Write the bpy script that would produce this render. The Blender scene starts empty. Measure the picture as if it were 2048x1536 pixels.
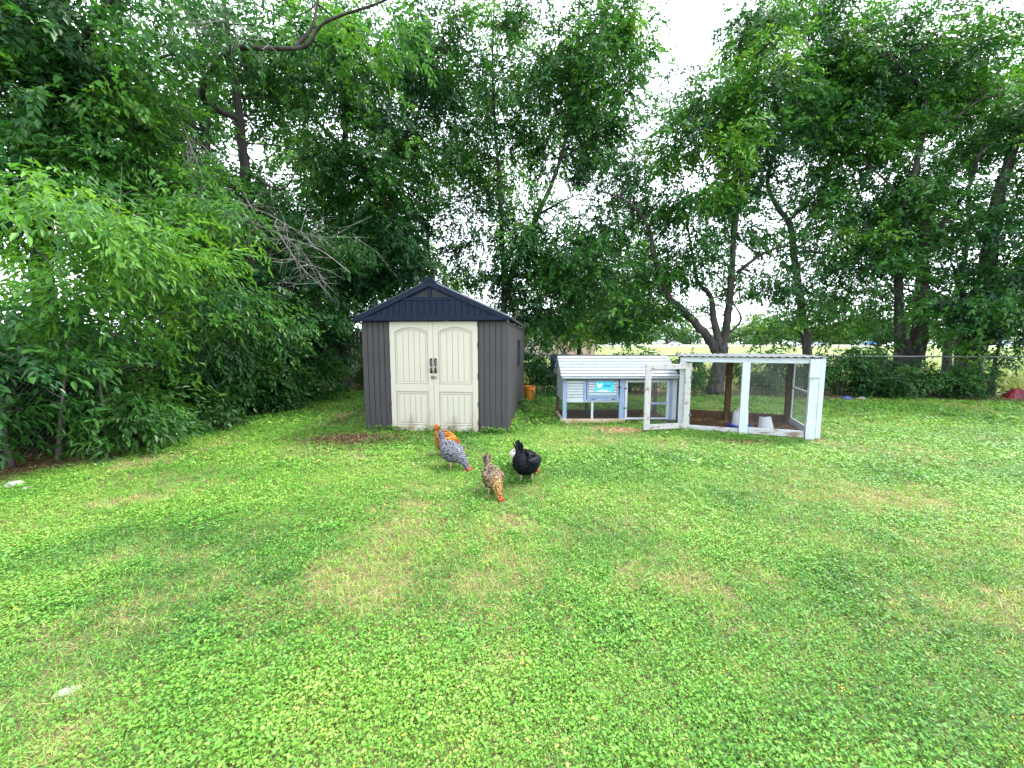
import bpy, bmesh, math, random
import numpy as np
from mathutils import Vector, Matrix

R = math.radians
rng = np.random.default_rng(7)
random.seed(7)
S = bpy.context.scene
COL = S.collection

# ------------------------------------------------------------------ camera
F_PX, EYE = 769.0, 1.45
PITCH = math.atan(78 / F_PX)
cam_d = bpy.data.cameras.new('camera'); cam = bpy.data.objects.new('camera', cam_d); COL.objects.link(cam)
cam_d.sensor_width = 36; cam_d.lens = 36 * F_PX / 2048
cam_d.clip_start = 0.05; cam_d.clip_end = 3000
cam.location = (0, 0, EYE); cam.rotation_euler = (R(90) - PITCH, 0, 0)
S.camera = cam

# ------------------------------------------------------------------ sky and sun (bright overcast)
SUN_EL, SUN_AZ = 56, 62          # azimuth clockwise from +Y (away from camera): from the right
w = bpy.data.worlds.new('World'); S.world = w; w.use_nodes = True
wn, wl = w.node_tree.nodes, w.node_tree.links
bg = wn['Background']; bg.inputs['Strength'].default_value = 0.082
sky = wn.new('ShaderNodeTexSky'); sky.sky_type = 'NISHITA'; sky.sun_disc = False
sky.sun_elevation = R(SUN_EL); sky.sun_rotation = R(SUN_AZ); sky.dust_density = 3.0
mx = wn.new('ShaderNodeMix'); mx.data_type = 'RGBA'; mx.inputs['Factor'].default_value = 0.8
CLOUD = 11.0
mx.inputs['B'].default_value = (CLOUD * 0.93, CLOUD * 1.0, CLOUD * 1.08, 1)
wl.new(sky.outputs['Color'], mx.inputs['A']); wl.new(mx.outputs['Result'], bg.inputs['Color'])
sun_d = bpy.data.lights.new('sun', 'SUN'); sun_d.energy = 1.5; sun_d.angle = R(10); sun_d.color = (1, .95, .86)
sun = bpy.data.objects.new('sun', sun_d); COL.objects.link(sun)
_sd = Vector((math.sin(R(SUN_AZ)) * math.cos(R(SUN_EL)), math.cos(R(SUN_AZ)) * math.cos(R(SUN_EL)), math.sin(R(SUN_EL))))
sun.rotation_euler = _sd.to_track_quat('Z', 'Y').to_euler(); sun.location = _sd * 60
V = S.view_settings
V.view_transform = 'Standard'; V.look = 'None'; V.exposure = 2.25; V.gamma = 1
V.use_curve_mapping = False
S.cycles.max_bounces = 6; S.cycles.diffuse_bounces = 3; S.cycles.glossy_bounces = 2
S.cycles.transmission_bounces = 4; S.cycles.transparent_max_bounces = 6
S.cycles.caustics_reflective = False; S.cycles.caustics_refractive = False
S.cycles.use_denoising = True
S.cycles.sample_clamp_indirect = 6

# ------------------------------------------------------------------ pixel -> direction helpers
def ray(px, py):
    u, v = (px - 1024) / F_PX, (768 - py) / F_PX
    return np.array((u, math.cos(PITCH) + v * math.sin(PITCH), -math.sin(PITCH) + v * math.cos(PITCH)))
def gp(px, py, z=0.0):                       # where the pixel's ray meets height z
    a = ray(px, py); t = (z - EYE) / a[2]; return np.array((a[0] * t, a[1] * t, z))
def at(px, py, Y):                           # the pixel's ray at distance Y
    a = ray(px, py); t = Y / a[1]; return np.array((a[0] * t, Y, EYE + a[2] * t))

# ------------------------------------------------------------------ materials
def nodes_of(name):
    m = bpy.data.materials.new(name); m.use_nodes = True
    return m, m.node_tree.nodes, m.node_tree.links, m.node_tree.nodes['Principled BSDF']
def rgba(c): return (c[0], c[1], c[2], 1)
def mat(name, c1, c2=None, rough=.6, scale=8, bump=0, stretch=(1, 1, 1), spec=.5, detail=6, metal=0, lo=.35, hi=.65, bscale=None):
    m, N, L, P = nodes_of(name)
    P.inputs['Roughness'].default_value = rough; P.inputs['Specular IOR Level'].default_value = spec
    P.inputs['Metallic'].default_value = metal
    if c2 is None:
        c2 = tuple(x * .75 for x in c1)
    tc = N.new('ShaderNodeTexCoord'); mp = N.new('ShaderNodeMapping'); mp.inputs['Scale'].default_value = stretch
    L.new(tc.outputs['Object'], mp.inputs['Vector'])
    nz = N.new('ShaderNodeTexNoise'); nz.inputs['Scale'].default_value = scale; nz.inputs['Detail'].default_value = detail
    L.new(mp.outputs['Vector'], nz.inputs['Vector'])
    cr = N.new('ShaderNodeValToRGB'); cr.color_ramp.elements[0].position = lo; cr.color_ramp.elements[1].position = hi
    cr.color_ramp.elements[0].color = rgba(c1); cr.color_ramp.elements[1].color = rgba(c2)
    L.new(nz.outputs['Fac'], cr.inputs['Fac']); L.new(cr.outputs['Color'], P.inputs['Base Color'])
    if bump:
        b = N.new('ShaderNodeBump'); b.inputs['Strength'].default_value = bump; b.inputs['Distance'].default_value = .02
        n2 = N.new('ShaderNodeTexNoise'); n2.inputs['Scale'].default_value = bscale or scale * 2.5; n2.inputs['Detail'].default_value = 4
        L.new(mp.outputs['Vector'], n2.inputs['Vector']); L.new(n2.outputs['Fac'], b.inputs['Height']); L.new(b.outputs['Normal'], P.inputs['Normal'])
    return m
def leafmat(name, stops, trans=.46, rough=.42, spec=.5, attr='tint'):
    m, N, L, P = nodes_of(name)
    a = N.new('ShaderNodeAttribute'); a.attribute_name = attr
    cr = N.new('ShaderNodeValToRGB'); e = cr.color_ramp.elements
    e[0].position, e[0].color = stops[0][0], rgba(stops[0][1]); e[1].position, e[1].color = stops[-1][0], rgba(stops[-1][1])
    for p, c in stops[1:-1]:
        x = e.new(p); x.color = rgba(c)
    L.new(a.outputs['Fac'], cr.inputs['Fac']); L.new(cr.outputs['Color'], P.inputs['Base Color'])
    P.inputs['Roughness'].default_value = rough; P.inputs['Specular IOR Level'].default_value = spec
    t = N.new('ShaderNodeBsdfTranslucent'); mxs = N.new('ShaderNodeMixShader'); mxs.inputs[0].default_value = trans
    hs = N.new('ShaderNodeMix'); hs.data_type = 'RGBA'; hs.blend_type = 'MULTIPLY'; hs.inputs['Factor'].default_value = 1
    hs.inputs['B'].default_value = (1.25, 1.15, .6, 1)
    L.new(cr.outputs['Color'], hs.inputs['A']); L.new(hs.outputs['Result'], t.inputs['Color'])
    L.new(P.outputs[0], mxs.inputs[1]); L.new(t.outputs[0], mxs.inputs[2]); L.new(mxs.outputs[0], N['Material Output'].inputs['Surface'])
    return m

M = {}
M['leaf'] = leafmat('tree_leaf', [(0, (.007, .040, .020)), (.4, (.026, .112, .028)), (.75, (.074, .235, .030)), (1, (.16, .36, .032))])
M['leaf_shrub'] = leafmat('shrub_leaf', [(0, (.012, .055, .016)), (.5, (.034, .13, .022)), (1, (.10, .25, .03))])
M['leaf_far'] = leafmat('far_leaf', [(0, (.05, .12, .045)), (.5, (.10, .21, .065)), (1, (.18, .31, .08))])
M['lawn'] = leafmat('lawn_leaf', [(0, (.026, .115, .016)), (.4, (.100, .29, .028)), (.75, (.185, .385, .044)), (1, (.35, .45, .10))], trans=.3, rough=.5)
M['straw'] = leafmat('straw_leaf', [(0, (.16, .11, .055)), (.5, (.36, .28, .13)), (1, (.58, .48, .27))], trans=.15, rough=.7, spec=.2)
M['litter'] = leafmat('litter_leaf', [(0, (.06, .035, .02)), (.6, (.17, .095, .05)), (1, (.34, .24, .14))], trans=.1, rough=.8, spec=.2)
M['mulch'] = leafmat('wood_chip', [(0, (.05, .03, .018)), (.6, (.16, .095, .05)), (1, (.42, .28, .15))], trans=0, rough=.9, spec=.2)
M['field'] = leafmat('field_grass_leaf', [(0, (.08, .17, .03)), (.5, (.18, .24, .05)), (1, (.36, .33, .13))], trans=.25, rough=.7, spec=.2)
M['flower'] = leafmat('yellow_petal', [(0, (.75, .50, .02)), (1, (.85, .65, .05))], trans=.2, rough=.6)
M['bark'] = mat('bark', (.027, .025, .024), (.070, .065, .061), rough=.9, scale=9, bump=.9, stretch=(1, 1, .22), spec=.2)
M['bark_dark'] = mat('bark_dark', (.022, .020, .019), (.060, .054, .050), rough=.9, scale=9, bump=.9, stretch=(1, 1, .22), spec=.2)
M['bark_pale'] = mat('bark_pale', (.09, .082, .07), (.17, .155, .135), rough=.9, scale=12, bump=.6, stretch=(1, 1, .3), spec=.2)
M['deadwood'] = mat('dead_wood', (.15, .14, .13), (.27, .26, .25), rough=.9, scale=20, spec=.2)
M['shed_grey'] = mat('shed_grey_plastic', (.034, .032, .037), (.052, .048, .053), rough=.6, scale=2.2, bump=.15, stretch=(6, 6, .6), spec=.4)
M['shed_dark'] = mat('shed_charcoal_plastic', (.004, .009, .025), (.007, .014, .034), rough=.55, scale=14, bump=.1, spec=.15)
M['shed_roof'] = mat('shed_roof_plastic', (.012, .017, .028), (.018, .024, .036), rough=.38, scale=10, bump=.1, spec=.5)
M['louvre'] = mat('louvre_black', (.008, .011, .018), (.014, .018, .026), rough=.6)
M['black'] = mat('black_metal', (.012, .013, .018), (.02, .02, .028), rough=.4)
M['brass'] = mat('hasp_olive', (.10, .11, .06), (.16, .15, .09), rough=.5, metal=.3)
M['glass_dark'] = mat('window_glass', (.02, .035, .06), (.03, .045, .07), rough=.12, spec=.7)
M['white_paint'] = mat('white_weathered_paint', (.49, .53, .57), (.38, .42, .46), rough=.6, scale=7, bump=.2, stretch=(1, 6, 6), spec=.3)
M['white_paint_v'] = mat('white_weathered_post_paint', (.50, .55, .59), (.40, .45, .49), rough=.6, scale=7, bump=.2, stretch=(6, 6, 1), spec=.3, lo=.42, hi=.75)
M['blue_paint'] = mat('pale_blue_paint', (.19, .27, .41), (.26, .34, .47), rough=.6, scale=6, bump=.2, stretch=(4, 4, 1), spec=.3)
M['tan_wood'] = mat('tan_board', (.40, .27, .16), (.56, .46, .34), rough=.8, scale=6, bump=.3, stretch=(1, 8, 8), spec=.2)
M['worn_wood'] = mat('worn_painted_wood', (.44, .43, .43), (.24, .18, .14), rough=.8, scale=5, bump=.3, stretch=(2.5, 2.5, 2.5), spec=.2, lo=.52, hi=.68)
M['worn_base'] = mat('worn_painted_base', (.40, .41, .42), (.21, .15, .11), rough=.8, scale=5, bump=.3, stretch=(1, 4, 4), spec=.2, lo=.5, hi=.66)
M['dark_wood'] = mat('dark_brown_post', (.060, .038, .024), (.12, .075, .045), rough=.85, scale=8, bump=.3, stretch=(6, 6, .7), spec=.2)
M['fence_wood'] = mat('old_fence_board', (.07, .056, .045), (.13, .11, .09), rough=.9, scale=6, bump=.3, stretch=(6, 6, .7), spec=.2)
M['wire'] = mat('dull_wire', (.09, .10, .11), (.14, .15, .16), rough=.55, metal=.4)
M['galv'] = mat('galvanised_steel', (.16, .18, .18), (.24, .26, .26), rough=.5, metal=.6)
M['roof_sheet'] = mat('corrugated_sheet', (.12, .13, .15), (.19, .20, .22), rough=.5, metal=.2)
M['turquoise'] = mat('turquoise_sign', (.03, .46, .68), (.06, .54, .74), rough=.5, scale=4)
M['pale_print'] = mat('pale_print', (.55, .78, .84), (.62, .82, .86), rough=.6)
M['navy_print'] = mat('dark_print', (.01, .05, .12), (.015, .06, .13), rough=.6)
M['orange'] = mat('orange_plastic', (.46, .15, .012), (.52, .19, .022), rough=.4, scale=5)
M['blue_plastic'] = mat('blue_plastic', (.008, .03, .24), (.014, .04, .30), rough=.4)
M['white_plastic'] = mat('milky_plastic', (.40, .42, .44), (.45, .47, .49), rough=.4, scale=4)
M['red_cloth'] = mat('red_cloth', (.15, .004, .007), (.09, .008, .03), rough=.7, scale=5, bump=.4, lo=.45, hi=.55)
M['navy_tarp'] = mat('navy_tarp', (.008, .022, .075), (.014, .035, .10), rough=.6, scale=5, bump=.4)
M['white_scrap'] = mat('white_scrap', (.34, .33, .30), (.20, .195, .18), rough=.8, scale=20, bump=.4)
M['cable'] = mat('black_cable', (.02, .02, .022), (.03, .03, .032), rough=.6)
M['asphalt'] = mat('pale_asphalt', (.24, .24, .24), (.30, .30, .29), rough=.9, scale=2)
M['brick'] = mat('pinkish_brick', (.34, .22, .18), (.42, .30, .25), rough=.85, scale=9, bump=.3)
M['shingle'] = mat('roof_shingle', (.12, .10, .09), (.18, .15, .13), rough=.9, scale=6, bump=.3)
M['trim'] = mat('white_trim', (.7, .7, .68), (.76, .76, .74), rough=.6)
M['tyre'] = mat('tyre_rubber', (.015, .015, .015), (.02, .02, .02), rough=.8)
M['lamp_red'] = mat('tail_lamp', (.4, .02, .02), (.45, .03, .02), rough=.3)
M['lamp_clear'] = mat('head_lamp', (.6, .62, .64), (.66, .68, .7), rough=.2)

def door_mat():
    m, N, L, P = nodes_of('cream_door_plastic')
    tc = N.new('ShaderNodeTexCoord'); nz = N.new('ShaderNodeTexNoise'); nz.inputs['Scale'].default_value = 3; nz.inputs['Detail'].default_value = 5
    mp = N.new('ShaderNodeMapping'); mp.inputs['Scale'].default_value = (1.6, 1, .5)
    L.new(tc.outputs['Object'], mp.inputs['Vector']); L.new(mp.outputs['Vector'], nz.inputs['Vector'])
    sx = N.new('ShaderNodeSeparateXYZ'); L.new(tc.outputs['Object'], sx.inputs[0])
    mr = N.new('ShaderNodeMapRange'); mr.inputs['From Min'].default_value = .62; mr.inputs['From Max'].default_value = 0
    mr.inputs['To Min'].default_value = -.35; mr.inputs['To Max'].default_value = .20
    L.new(sx.outputs['Z'], mr.inputs['Value'])
    ad = N.new('ShaderNodeMath'); ad.operation = 'ADD'; L.new(mr.outputs[0], ad.inputs[0]); L.new(nz.outputs['Fac'], ad.inputs[1])
    cr = N.new('ShaderNodeValToRGB'); cr.color_ramp.elements[0].position = .55; cr.color_ramp.elements[1].position = 1.0
    cr.color_ramp.elements[0].color = (.47, .435, .375, 1); cr.color_ramp.elements[1].color = (.27, .18, .12, 1)
    L.new(ad.outputs[0], cr.inputs['Fac']); L.new(cr.outputs['Color'], P.inputs['Base Color'])
    P.inputs['Roughness'].default_value = .45; P.inputs['Specular IOR Level'].default_value = .35
    return m
M['cream'] = door_mat()

def ground_mat():
    m, N, L, P = nodes_of('yard_soil_and_field')
    tc = N.new('ShaderNodeTexCoord')
    def noise(s, d=6):
        n = N.new('ShaderNodeTexNoise'); n.inputs['Scale'].default_value = s; n.inputs['Detail'].default_value = d
        L.new(tc.outputs['Object'], n.inputs['Vector']); return n.outputs['Fac']
    def ramp(f, a, b, lo=.4, hi=.6):
        c = N.new('ShaderNodeValToRGB'); c.color_ramp.elements[0].position = lo; c.color_ramp.elements[1].position = hi
        c.color_ramp.elements[0].color = rgba(a); c.color_ramp.elements[1].color = rgba(b); L.new(f, c.inputs['Fac']); return c.outputs['Color']
    def mix(f, a, b):
        x = N.new('ShaderNodeMix'); x.data_type = 'RGBA'; L.new(f, x.inputs['Factor']); L.new(a, x.inputs['A']); L.new(b, x.inputs['B']); return x.outputs['Result']
    soil = mix(noise(22), ramp(noise(3), (.10, .066, .040), (.17, .12, .075)), ramp(noise(60), (.055, .11, .025), (.15, .17, .06)))
    field = mix(noise(.12), ramp(noise(1.2), (.10, .18, .050), (.16, .21, .070)), ramp(noise(2), (.16, .19, .07), (.24, .23, .11)))
    sx = N.new('ShaderNodeSeparateXYZ'); L.new(tc.outputs['Object'], sx.inputs[0])
    mr = N.new('ShaderNodeMapRange'); mr.inputs['From Min'].default_value = 13.2; mr.inputs['From Max'].default_value = 14.2
    # boundary runs along the back fence
    mu = N.new('ShaderNodeMath'); mu.operation = 'MULTIPLY_ADD'; mu.inputs[1].default_value = .134
    L.new(sx.outputs['X'], mu.inputs[0]); L.new(sx.outputs['Y'], mu.inputs[2]); L.new(mu.outputs[0], mr.inputs['Value'])
    L.new(mix(mr.outputs[0], soil, field), P.inputs['Base Color'])
    P.inputs['Roughness'].default_value = .95; P.inputs['Specular IOR Level'].default_value = .1
    b = N.new('ShaderNodeBump'); b.inputs['Strength'].default_value = .5; b.inputs['Distance'].default_value = .02
    L.new(noise(40), b.inputs['Height']); L.new(b.outputs['Normal'], P.inputs['Normal'])
    return m
M['ground'] = ground_mat()

# ------------------------------------------------------------------ object helpers
def props(o, label=None, cat=None, group=None, kind=None):
    if label: o['label'] = label
    if cat: o['category'] = cat
    if group: o['group'] = group
    if kind: o['kind'] = kind
    return o
def link(name, me, m, parent=None, loc=None, rot=None):
    o = bpy.data.objects.new(name, me); COL.objects.link(o)
    if m is not None and not me.materials: me.materials.append(m)
    if parent: o.parent = parent
    if loc is not None: o.location = loc
    if rot is not None: o.rotation_euler = rot
    return o
def empty(name, loc, rz=0, label=None, cat=None, group=None):
    o = bpy.data.objects.new(name, None); COL.objects.link(o); o.empty_display_size = .1
    o.location = loc; o.rotation_euler = (0, 0, rz); return props(o, label, cat, group)
def np_mesh(name, Vt, Tr, tint=None, smooth=False):
    Vt = np.asarray(Vt, np.float32); Tr = np.asarray(Tr, np.int32)
    me = bpy.data.meshes.new(name); n = len(Tr)
    me.vertices.add(len(Vt)); me.vertices.foreach_set('co', Vt.ravel())
    me.loops.add(n * 3); me.loops.foreach_set('vertex_index', Tr.ravel())
    me.polygons.add(n); me.polygons.foreach_set('loop_start', np.arange(0, n * 3, 3, dtype=np.int32))
    me.polygons.foreach_set('use_smooth', np.full(n, bool(smooth)))
    if tint is not None:
        a = me.attributes.new('tint', 'FLOAT', 'FACE'); a.data.foreach_set('value', np.clip(tint, 0, 1).astype(np.float32))
    me.update(calc_edges=True); return me
class MB:
    """collects triangles / boxes / tubes into one mesh"""
    def __init__(s): s.V, s.T, s.n = [], [], 0
    def add(s, v, t):
        v = np.asarray(v, float); s.V.append(v); s.T.append(np.asarray(t, int) + s.n); s.n += len(v); return s
    def box(s, a, b, bev=0.0):
        a, b = np.minimum(a, b).astype(float), np.maximum(a, b).astype(float)
        bev = min(bev, *(0.45 * (b - a)))
        if bev <= 0:
            v = [(x, y, z) for x in (a[0], b[0]) for y in (a[1], b[1]) for z in (a[2], b[2])]
            q = [(0, 1, 3, 2), (4, 6, 7, 5), (0, 4, 5, 1), (2, 3, 7, 6), (0, 2, 6, 4), (1, 5, 7, 3)]
            return s.add(v, [t for f in q for t in ((f[0], f[1], f[2]), (f[0], f[2], f[3]))])
        bm = bmesh.new(); bmesh.ops.create_cube(bm, size=1)
        for vv in bm.verts:
            vv.co = Vector([(a[i] + b[i]) / 2 + vv.co[i] * (b[i] - a[i]) for i in range(3)])
        bmesh.ops.bevel(bm, geom=bm.edges[:], offset=bev, segments=1, affect='EDGES')
        return s.bm(bm)
    def bm(s, bm):
        bmesh.ops.triangulate(bm, faces=bm.faces[:]); bm.verts.index_update()
        v = [tuple(x.co) for x in bm.verts]; t = [[x.index for x in f.verts] for f in bm.faces]; bm.free()
        return s.add(v, t)
    def tube(s, pts, r, n=8, cap=True):
        v, t = tube(pts, r, n, cap); return s.add(v, t)
    def prism(s, poly, y0, y1):
        """extrude a convex or fan-able polygon given in x,z along y"""
        n = len(poly); c = np.mean(np.array(poly), 0)
        v = [(p[0], y, p[1]) for y in (y0, y1) for p in poly] + [(c[0], y0, c[1]), (c[0], y1, c[1])]
        t = []
        for i in range(n):
            j = (i + 1) % n
            t += [(i, j, n + j), (i, n + j, n + i), (2 * n, j, i), (2 * n + 1, n + i, n + j)]
        return s.add(v, t)
    def mesh(s, name='m', smooth=False): return np_mesh(name, np.vstack(s.V), np.vstack(s.T), smooth=smooth)
    def build(s, name, m, parent=None, smooth=False, loc=None, rot=None): return link(name, s.mesh(name, smooth), m, parent, loc, rot)
def tube(pts, r, n=8, cap=True, wob=0.0):
    pts = np.asarray(pts, float); k = len(pts); r = np.broadcast_to(np.asarray(r, float), (k,))
    tg = np.gradient(pts, axis=0); tg /= np.linalg.norm(tg, axis=1)[:, None] + 1e-9
    ref = np.array((0, 0, 1.)) if abs(tg[:, 2]).mean() < .8 else np.array((1., 0, 0))
    a = np.cross(tg, ref); a /= np.linalg.norm(a, axis=1)[:, None] + 1e-9; b = np.cross(tg, a)
    th = np.arange(n) / n * 2 * math.pi
    rr = r[:, None] * (1 + (wob * rng.normal(size=(k, n)) if wob else 0))
    v = pts[:, None] + rr[..., None] * (np.cos(th)[None, :, None] * a[:, None] + np.sin(th)[None, :, None] * b[:, None])
    v = v.reshape(-1, 3); t = []
    for i in range(k - 1):
        for j in range(n):
            p, q = i * n + j, i * n + (j + 1) % n
            t += [(p, q, q + n), (p, q + n, p + n)]
    if cap:
        v = np.vstack([v, pts[0], pts[-1]])
        for j in range(n):
            t += [(k * n, (j + 1) % n, j), (k * n + 1, (k - 1) * n + j, (k - 1) * n + (j + 1) % n)]
    return v, np.array(t)
def lathe(prof, n=20):
    k = len(prof); th = np.arange(n) / n * 2 * math.pi
    v = [(r * math.cos(a), r * math.sin(a), z) for r, z in prof for a in th]; t = []
    for i in range(k - 1):
        for j in range(n):
            p, q = i * n + j, i * n + (j + 1) % n
            t += [(p, q, q + n), (p, q + n, p + n)]
    return v, t
def smooth_path(pts, per=6):
    pts = np.asarray(pts, float)
    if len(pts) < 3: return np.array([pts[0] + (pts[-1] - pts[0]) * s for s in np.linspace(0, 1, per + 1)])
    P = np.vstack([2 * pts[0] - pts[1], pts, 2 * pts[-1] - pts[-2]]); out = []
    for i in range(1, len(P) - 2):
        for s in np.arange(per) / per:
            out.append(.5 * (2 * P[i] + (P[i + 1] - P[i - 1]) * s + (2 * P[i - 1] - 5 * P[i] + 4 * P[i + 1] - P[i + 2]) * s ** 2 + (-P[i - 1] + 3 * P[i] - 3 * P[i + 1] + P[i + 2]) * s ** 3))
    out.append(pts[-1]); return np.array(out)
def rz(a):
    c, s = np.cos(a), np.sin(a); z = np.zeros_like(c); o = z + 1
    return np.stack([np.stack([c, -s, z], -1), np.stack([s, c, z], -1), np.stack([z, z, o], -1)], -2)
def ry(a):
    c, s = np.cos(a), np.sin(a); z = np.zeros_like(c); o = z + 1
    return np.stack([np.stack([c, z, s], -1), np.stack([z, o, z], -1), np.stack([-s, z, c], -1)], -2)
def rx(a):
    c, s = np.cos(a), np.sin(a); z = np.zeros_like(c); o = z + 1
    return np.stack([np.stack([o, z, z], -1), np.stack([z, c, -s], -1), np.stack([z, s, c], -1)], -2)
def scatter(temps, Mx, pos, tint):
    """copy small leaf templates (verts, tris, tint offsets) to many places, as one big array"""
    idx = rng.integers(len(temps), size=len(pos)); Vs, Ts, Cs, n = [], [], [], 0
    for k, (tv, tt, tc) in enumerate(temps):
        s = np.where(idx == k)[0]
        if not len(s): continue
        v = np.einsum('nij,vj->nvi', Mx[s], tv) + pos[s][:, None]
        m = len(tv); t = tt[None] + (np.arange(len(s)) * m)[:, None, None] + n
        Vs.append(v.reshape(-1, 3).astype(np.float32)); Ts.append(t.reshape(-1, 3).astype(np.int32))
        Cs.append((tint[s][:, None] + tc[None]).ravel()); n += len(s) * m
    return np.vstack(Vs), np.vstack(Ts), np.concatenate(Cs)
def vnoise(x, y, s, seed=0):
    """smooth 2-D value noise"""
    g = np.random.default_rng(1000 + seed).random((64, 64)); u, v = x / s + 1000, y / s + 1000
    i, j = np.floor(u).astype(int), np.floor(v).astype(int); fu, fv = u - i, v - j
    fu, fv = fu * fu * (3 - 2 * fu), fv * fv * (3 - 2 * fv); i %= 64; j %= 64; i1, j1 = (i + 1) % 64, (j + 1) % 64
    return (g[i, j] * (1 - fu) + g[i1, j] * fu) * (1 - fv) + (g[i, j1] * (1 - fu) + g[i1, j1] * fu) * fv

# ------------------------------------------------------------------ leaf templates
def leaf(base, d, up, L, W, fold=.25, droop=.15, hexa=False):
    d = d / np.linalg.norm(d); s = np.cross(up, d); s /= np.linalg.norm(s) + 1e-9; n = np.cross(d, s)
    if hexa == 'tri':
        return [base + d * .12 * L - s * W * .5, base + d * L - n * droop * L, base + d * .12 * L + s * W * .5], [(0, 2, 1)]
    if hexa:
        v = [base, base + d * .28 * L - s * W * .46 + n * fold * W * .4, base + d * .66 * L - s * W * .34 + n * fold * W * .2 - n * droop * L * .35,
             base + d * L - n * droop * L, base + d * .66 * L + s * W * .34 + n * fold * W * .2 - n * droop * L * .35, base + d * .28 * L + s * W * .46 + n * fold * W * .4]
        return v, [(0, 3, 1), (1, 3, 2), (0, 5, 3), (5, 4, 3)]
    v = [base, base + d * .42 * L - s * W * .5 + n * fold * W * .5, base + d * L - n * droop * L, base + d * .42 * L + s * W * .5 + n * fold * W * .5]
    return v, [(0, 2, 1), (0, 3, 2)]
def spray_template(n, span, L, W, hexa=False):
    """a drooping twig with alternate pointed leaves"""
    v, t, c = [], [], []
    for i in range(n):
        s = (i + .6) / n; x = span * s; base = np.array((x, rng.normal(0, .02), -.28 * span * s * s + rng.normal(0, .03)))
        a = (1 if i % 2 else -1) * rng.uniform(.5, 1.1) * (1 - .5 * s) if i < n - 1 else 0
        d = np.array((math.cos(a), math.sin(a), rng.uniform(-.75, .12)))
        up = np.array((rng.normal(0, .4), rng.normal(0, .4), 1.))
        k = rng.uniform(.75, 1.2)
        lv, lt = leaf(base, d, up, L * k, W * k * rng.uniform(.85, 1.15), hexa=hexa, droop=rng.uniform(.05, .3))
        t += [(p + len(v), q + len(v), r + len(v)) for p, q, r in lt]; v += lv; c += [rng.normal(0, .06)] * len(lt)
    return np.array(v), np.array(t), np.array(c)
SPRAY = [spray_template(11, .44, .130, .060) for _ in range(14)]
SPRAY_T = [spray_template(11, .44, .130, .058, 'tri') for _ in range(14)]
SPRAY_NEAR = [spray_template(11, .42, .105, .038, True) for _ in range(12)]
SPRAY_SHRUB = [spray_template(9, .30, .095, .052) for _ in range(12)]
SPRAY_FAR = [spray_template(9, 1.5, .75, .5) for _ in range(8)]

# ------------------------------------------------------------------ the ground, field and road
def hgt(y): return float(np.interp(y, [14, 130, 152, 260, 900], [0, .55, 1.5, 2.2, 5.0]))
ys = [-40, 0, 14, 130, 152, 260, 900]; xs = [-900, -60, 0, 60, 900]
gv = [(x, y, hgt(y)) for y in ys for x in xs]; gt = []
for i in range(len(ys) - 1):
    for j in range(len(xs) - 1):
        a = i * len(xs) + j; gt += [(a, a + 1, a + len(xs) + 1), (a, a + len(xs) + 1, a + len(xs))]
props(link('ground', np_mesh('ground', gv, gt), M['ground']), kind='structure')
rv = [(x, y, hgt(y) + .03) for y in (138, 151) for x in (-400, 400)]
props(link('road', np_mesh('road', rv, [(0, 1, 3), (0, 3, 2)]), M['asphalt']), kind='structure')

# ------------------------------------------------------------------ shed
SHED_LOC, SHED_RZ, SW, SDp, SH, PK = np.array((-2.5, 6.44, 0)), R(-6), 2.44, 3.55, 1.84, 2.45
shed = empty('garden_shed', SHED_LOC, SHED_RZ, 'grey plank garden shed with cream double doors and dark gable roof', 'shed')
MB().box((.02, .02, .01), (SW - .02, SDp, SH)).build('wall_core', M['shed_grey'], shed)
def shared_box(name, size, bev): return MB().box((0, 0, 0), size, bev).mesh(name)
DX0, DX1 = .495, 1.965
pw = .0965
plank = shared_box('wall_plank', (pw - .006, .026, SH - .02), .005)
for k in range(5):
    link('wall_plank', plank, M['shed_grey'], shed, (.005 + k * pw, -.006, .01))
    link('wall_plank', plank, M['shed_grey'], shed, (DX1 + .005 + k * pw * .965, -.006, .01))
npl = 30; sw_ = SDp / npl
splank = shared_box('side_plank', (.026, sw_ - .006, SH - .02), .005)
for k in range(npl):
    link('wall_plank', splank, M['shed_grey'], shed, (SW - .022, .022 + k * sw_, .01))
    link('wall_plank', splank, M['shed_grey'], shed, (-.004, .022 + k * sw_, .01))
# side window
wnd = MB().box((SW, 1.75, 1.02), (SW + .022, 1.79, 1.56), .003).box((SW, 2.13, 1.02), (SW + .022, 2.17, 1.56), .003)
wnd.box((SW, 1.79, 1.53), (SW + .022, 2.13, 1.56), .003).box((SW, 1.79, 1.02), (SW + .022, 2.13, 1.05), .003).box((SW, 1.79, 1.27), (SW + .02, 2.13, 1.295))
wf = wnd.build('window', M['shed_dark'], shed)
MB().box((SW, 1.79, 1.05), (SW + .012, 2.13, 1.53)).build('pane', M['glass_dark'], wf)
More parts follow.
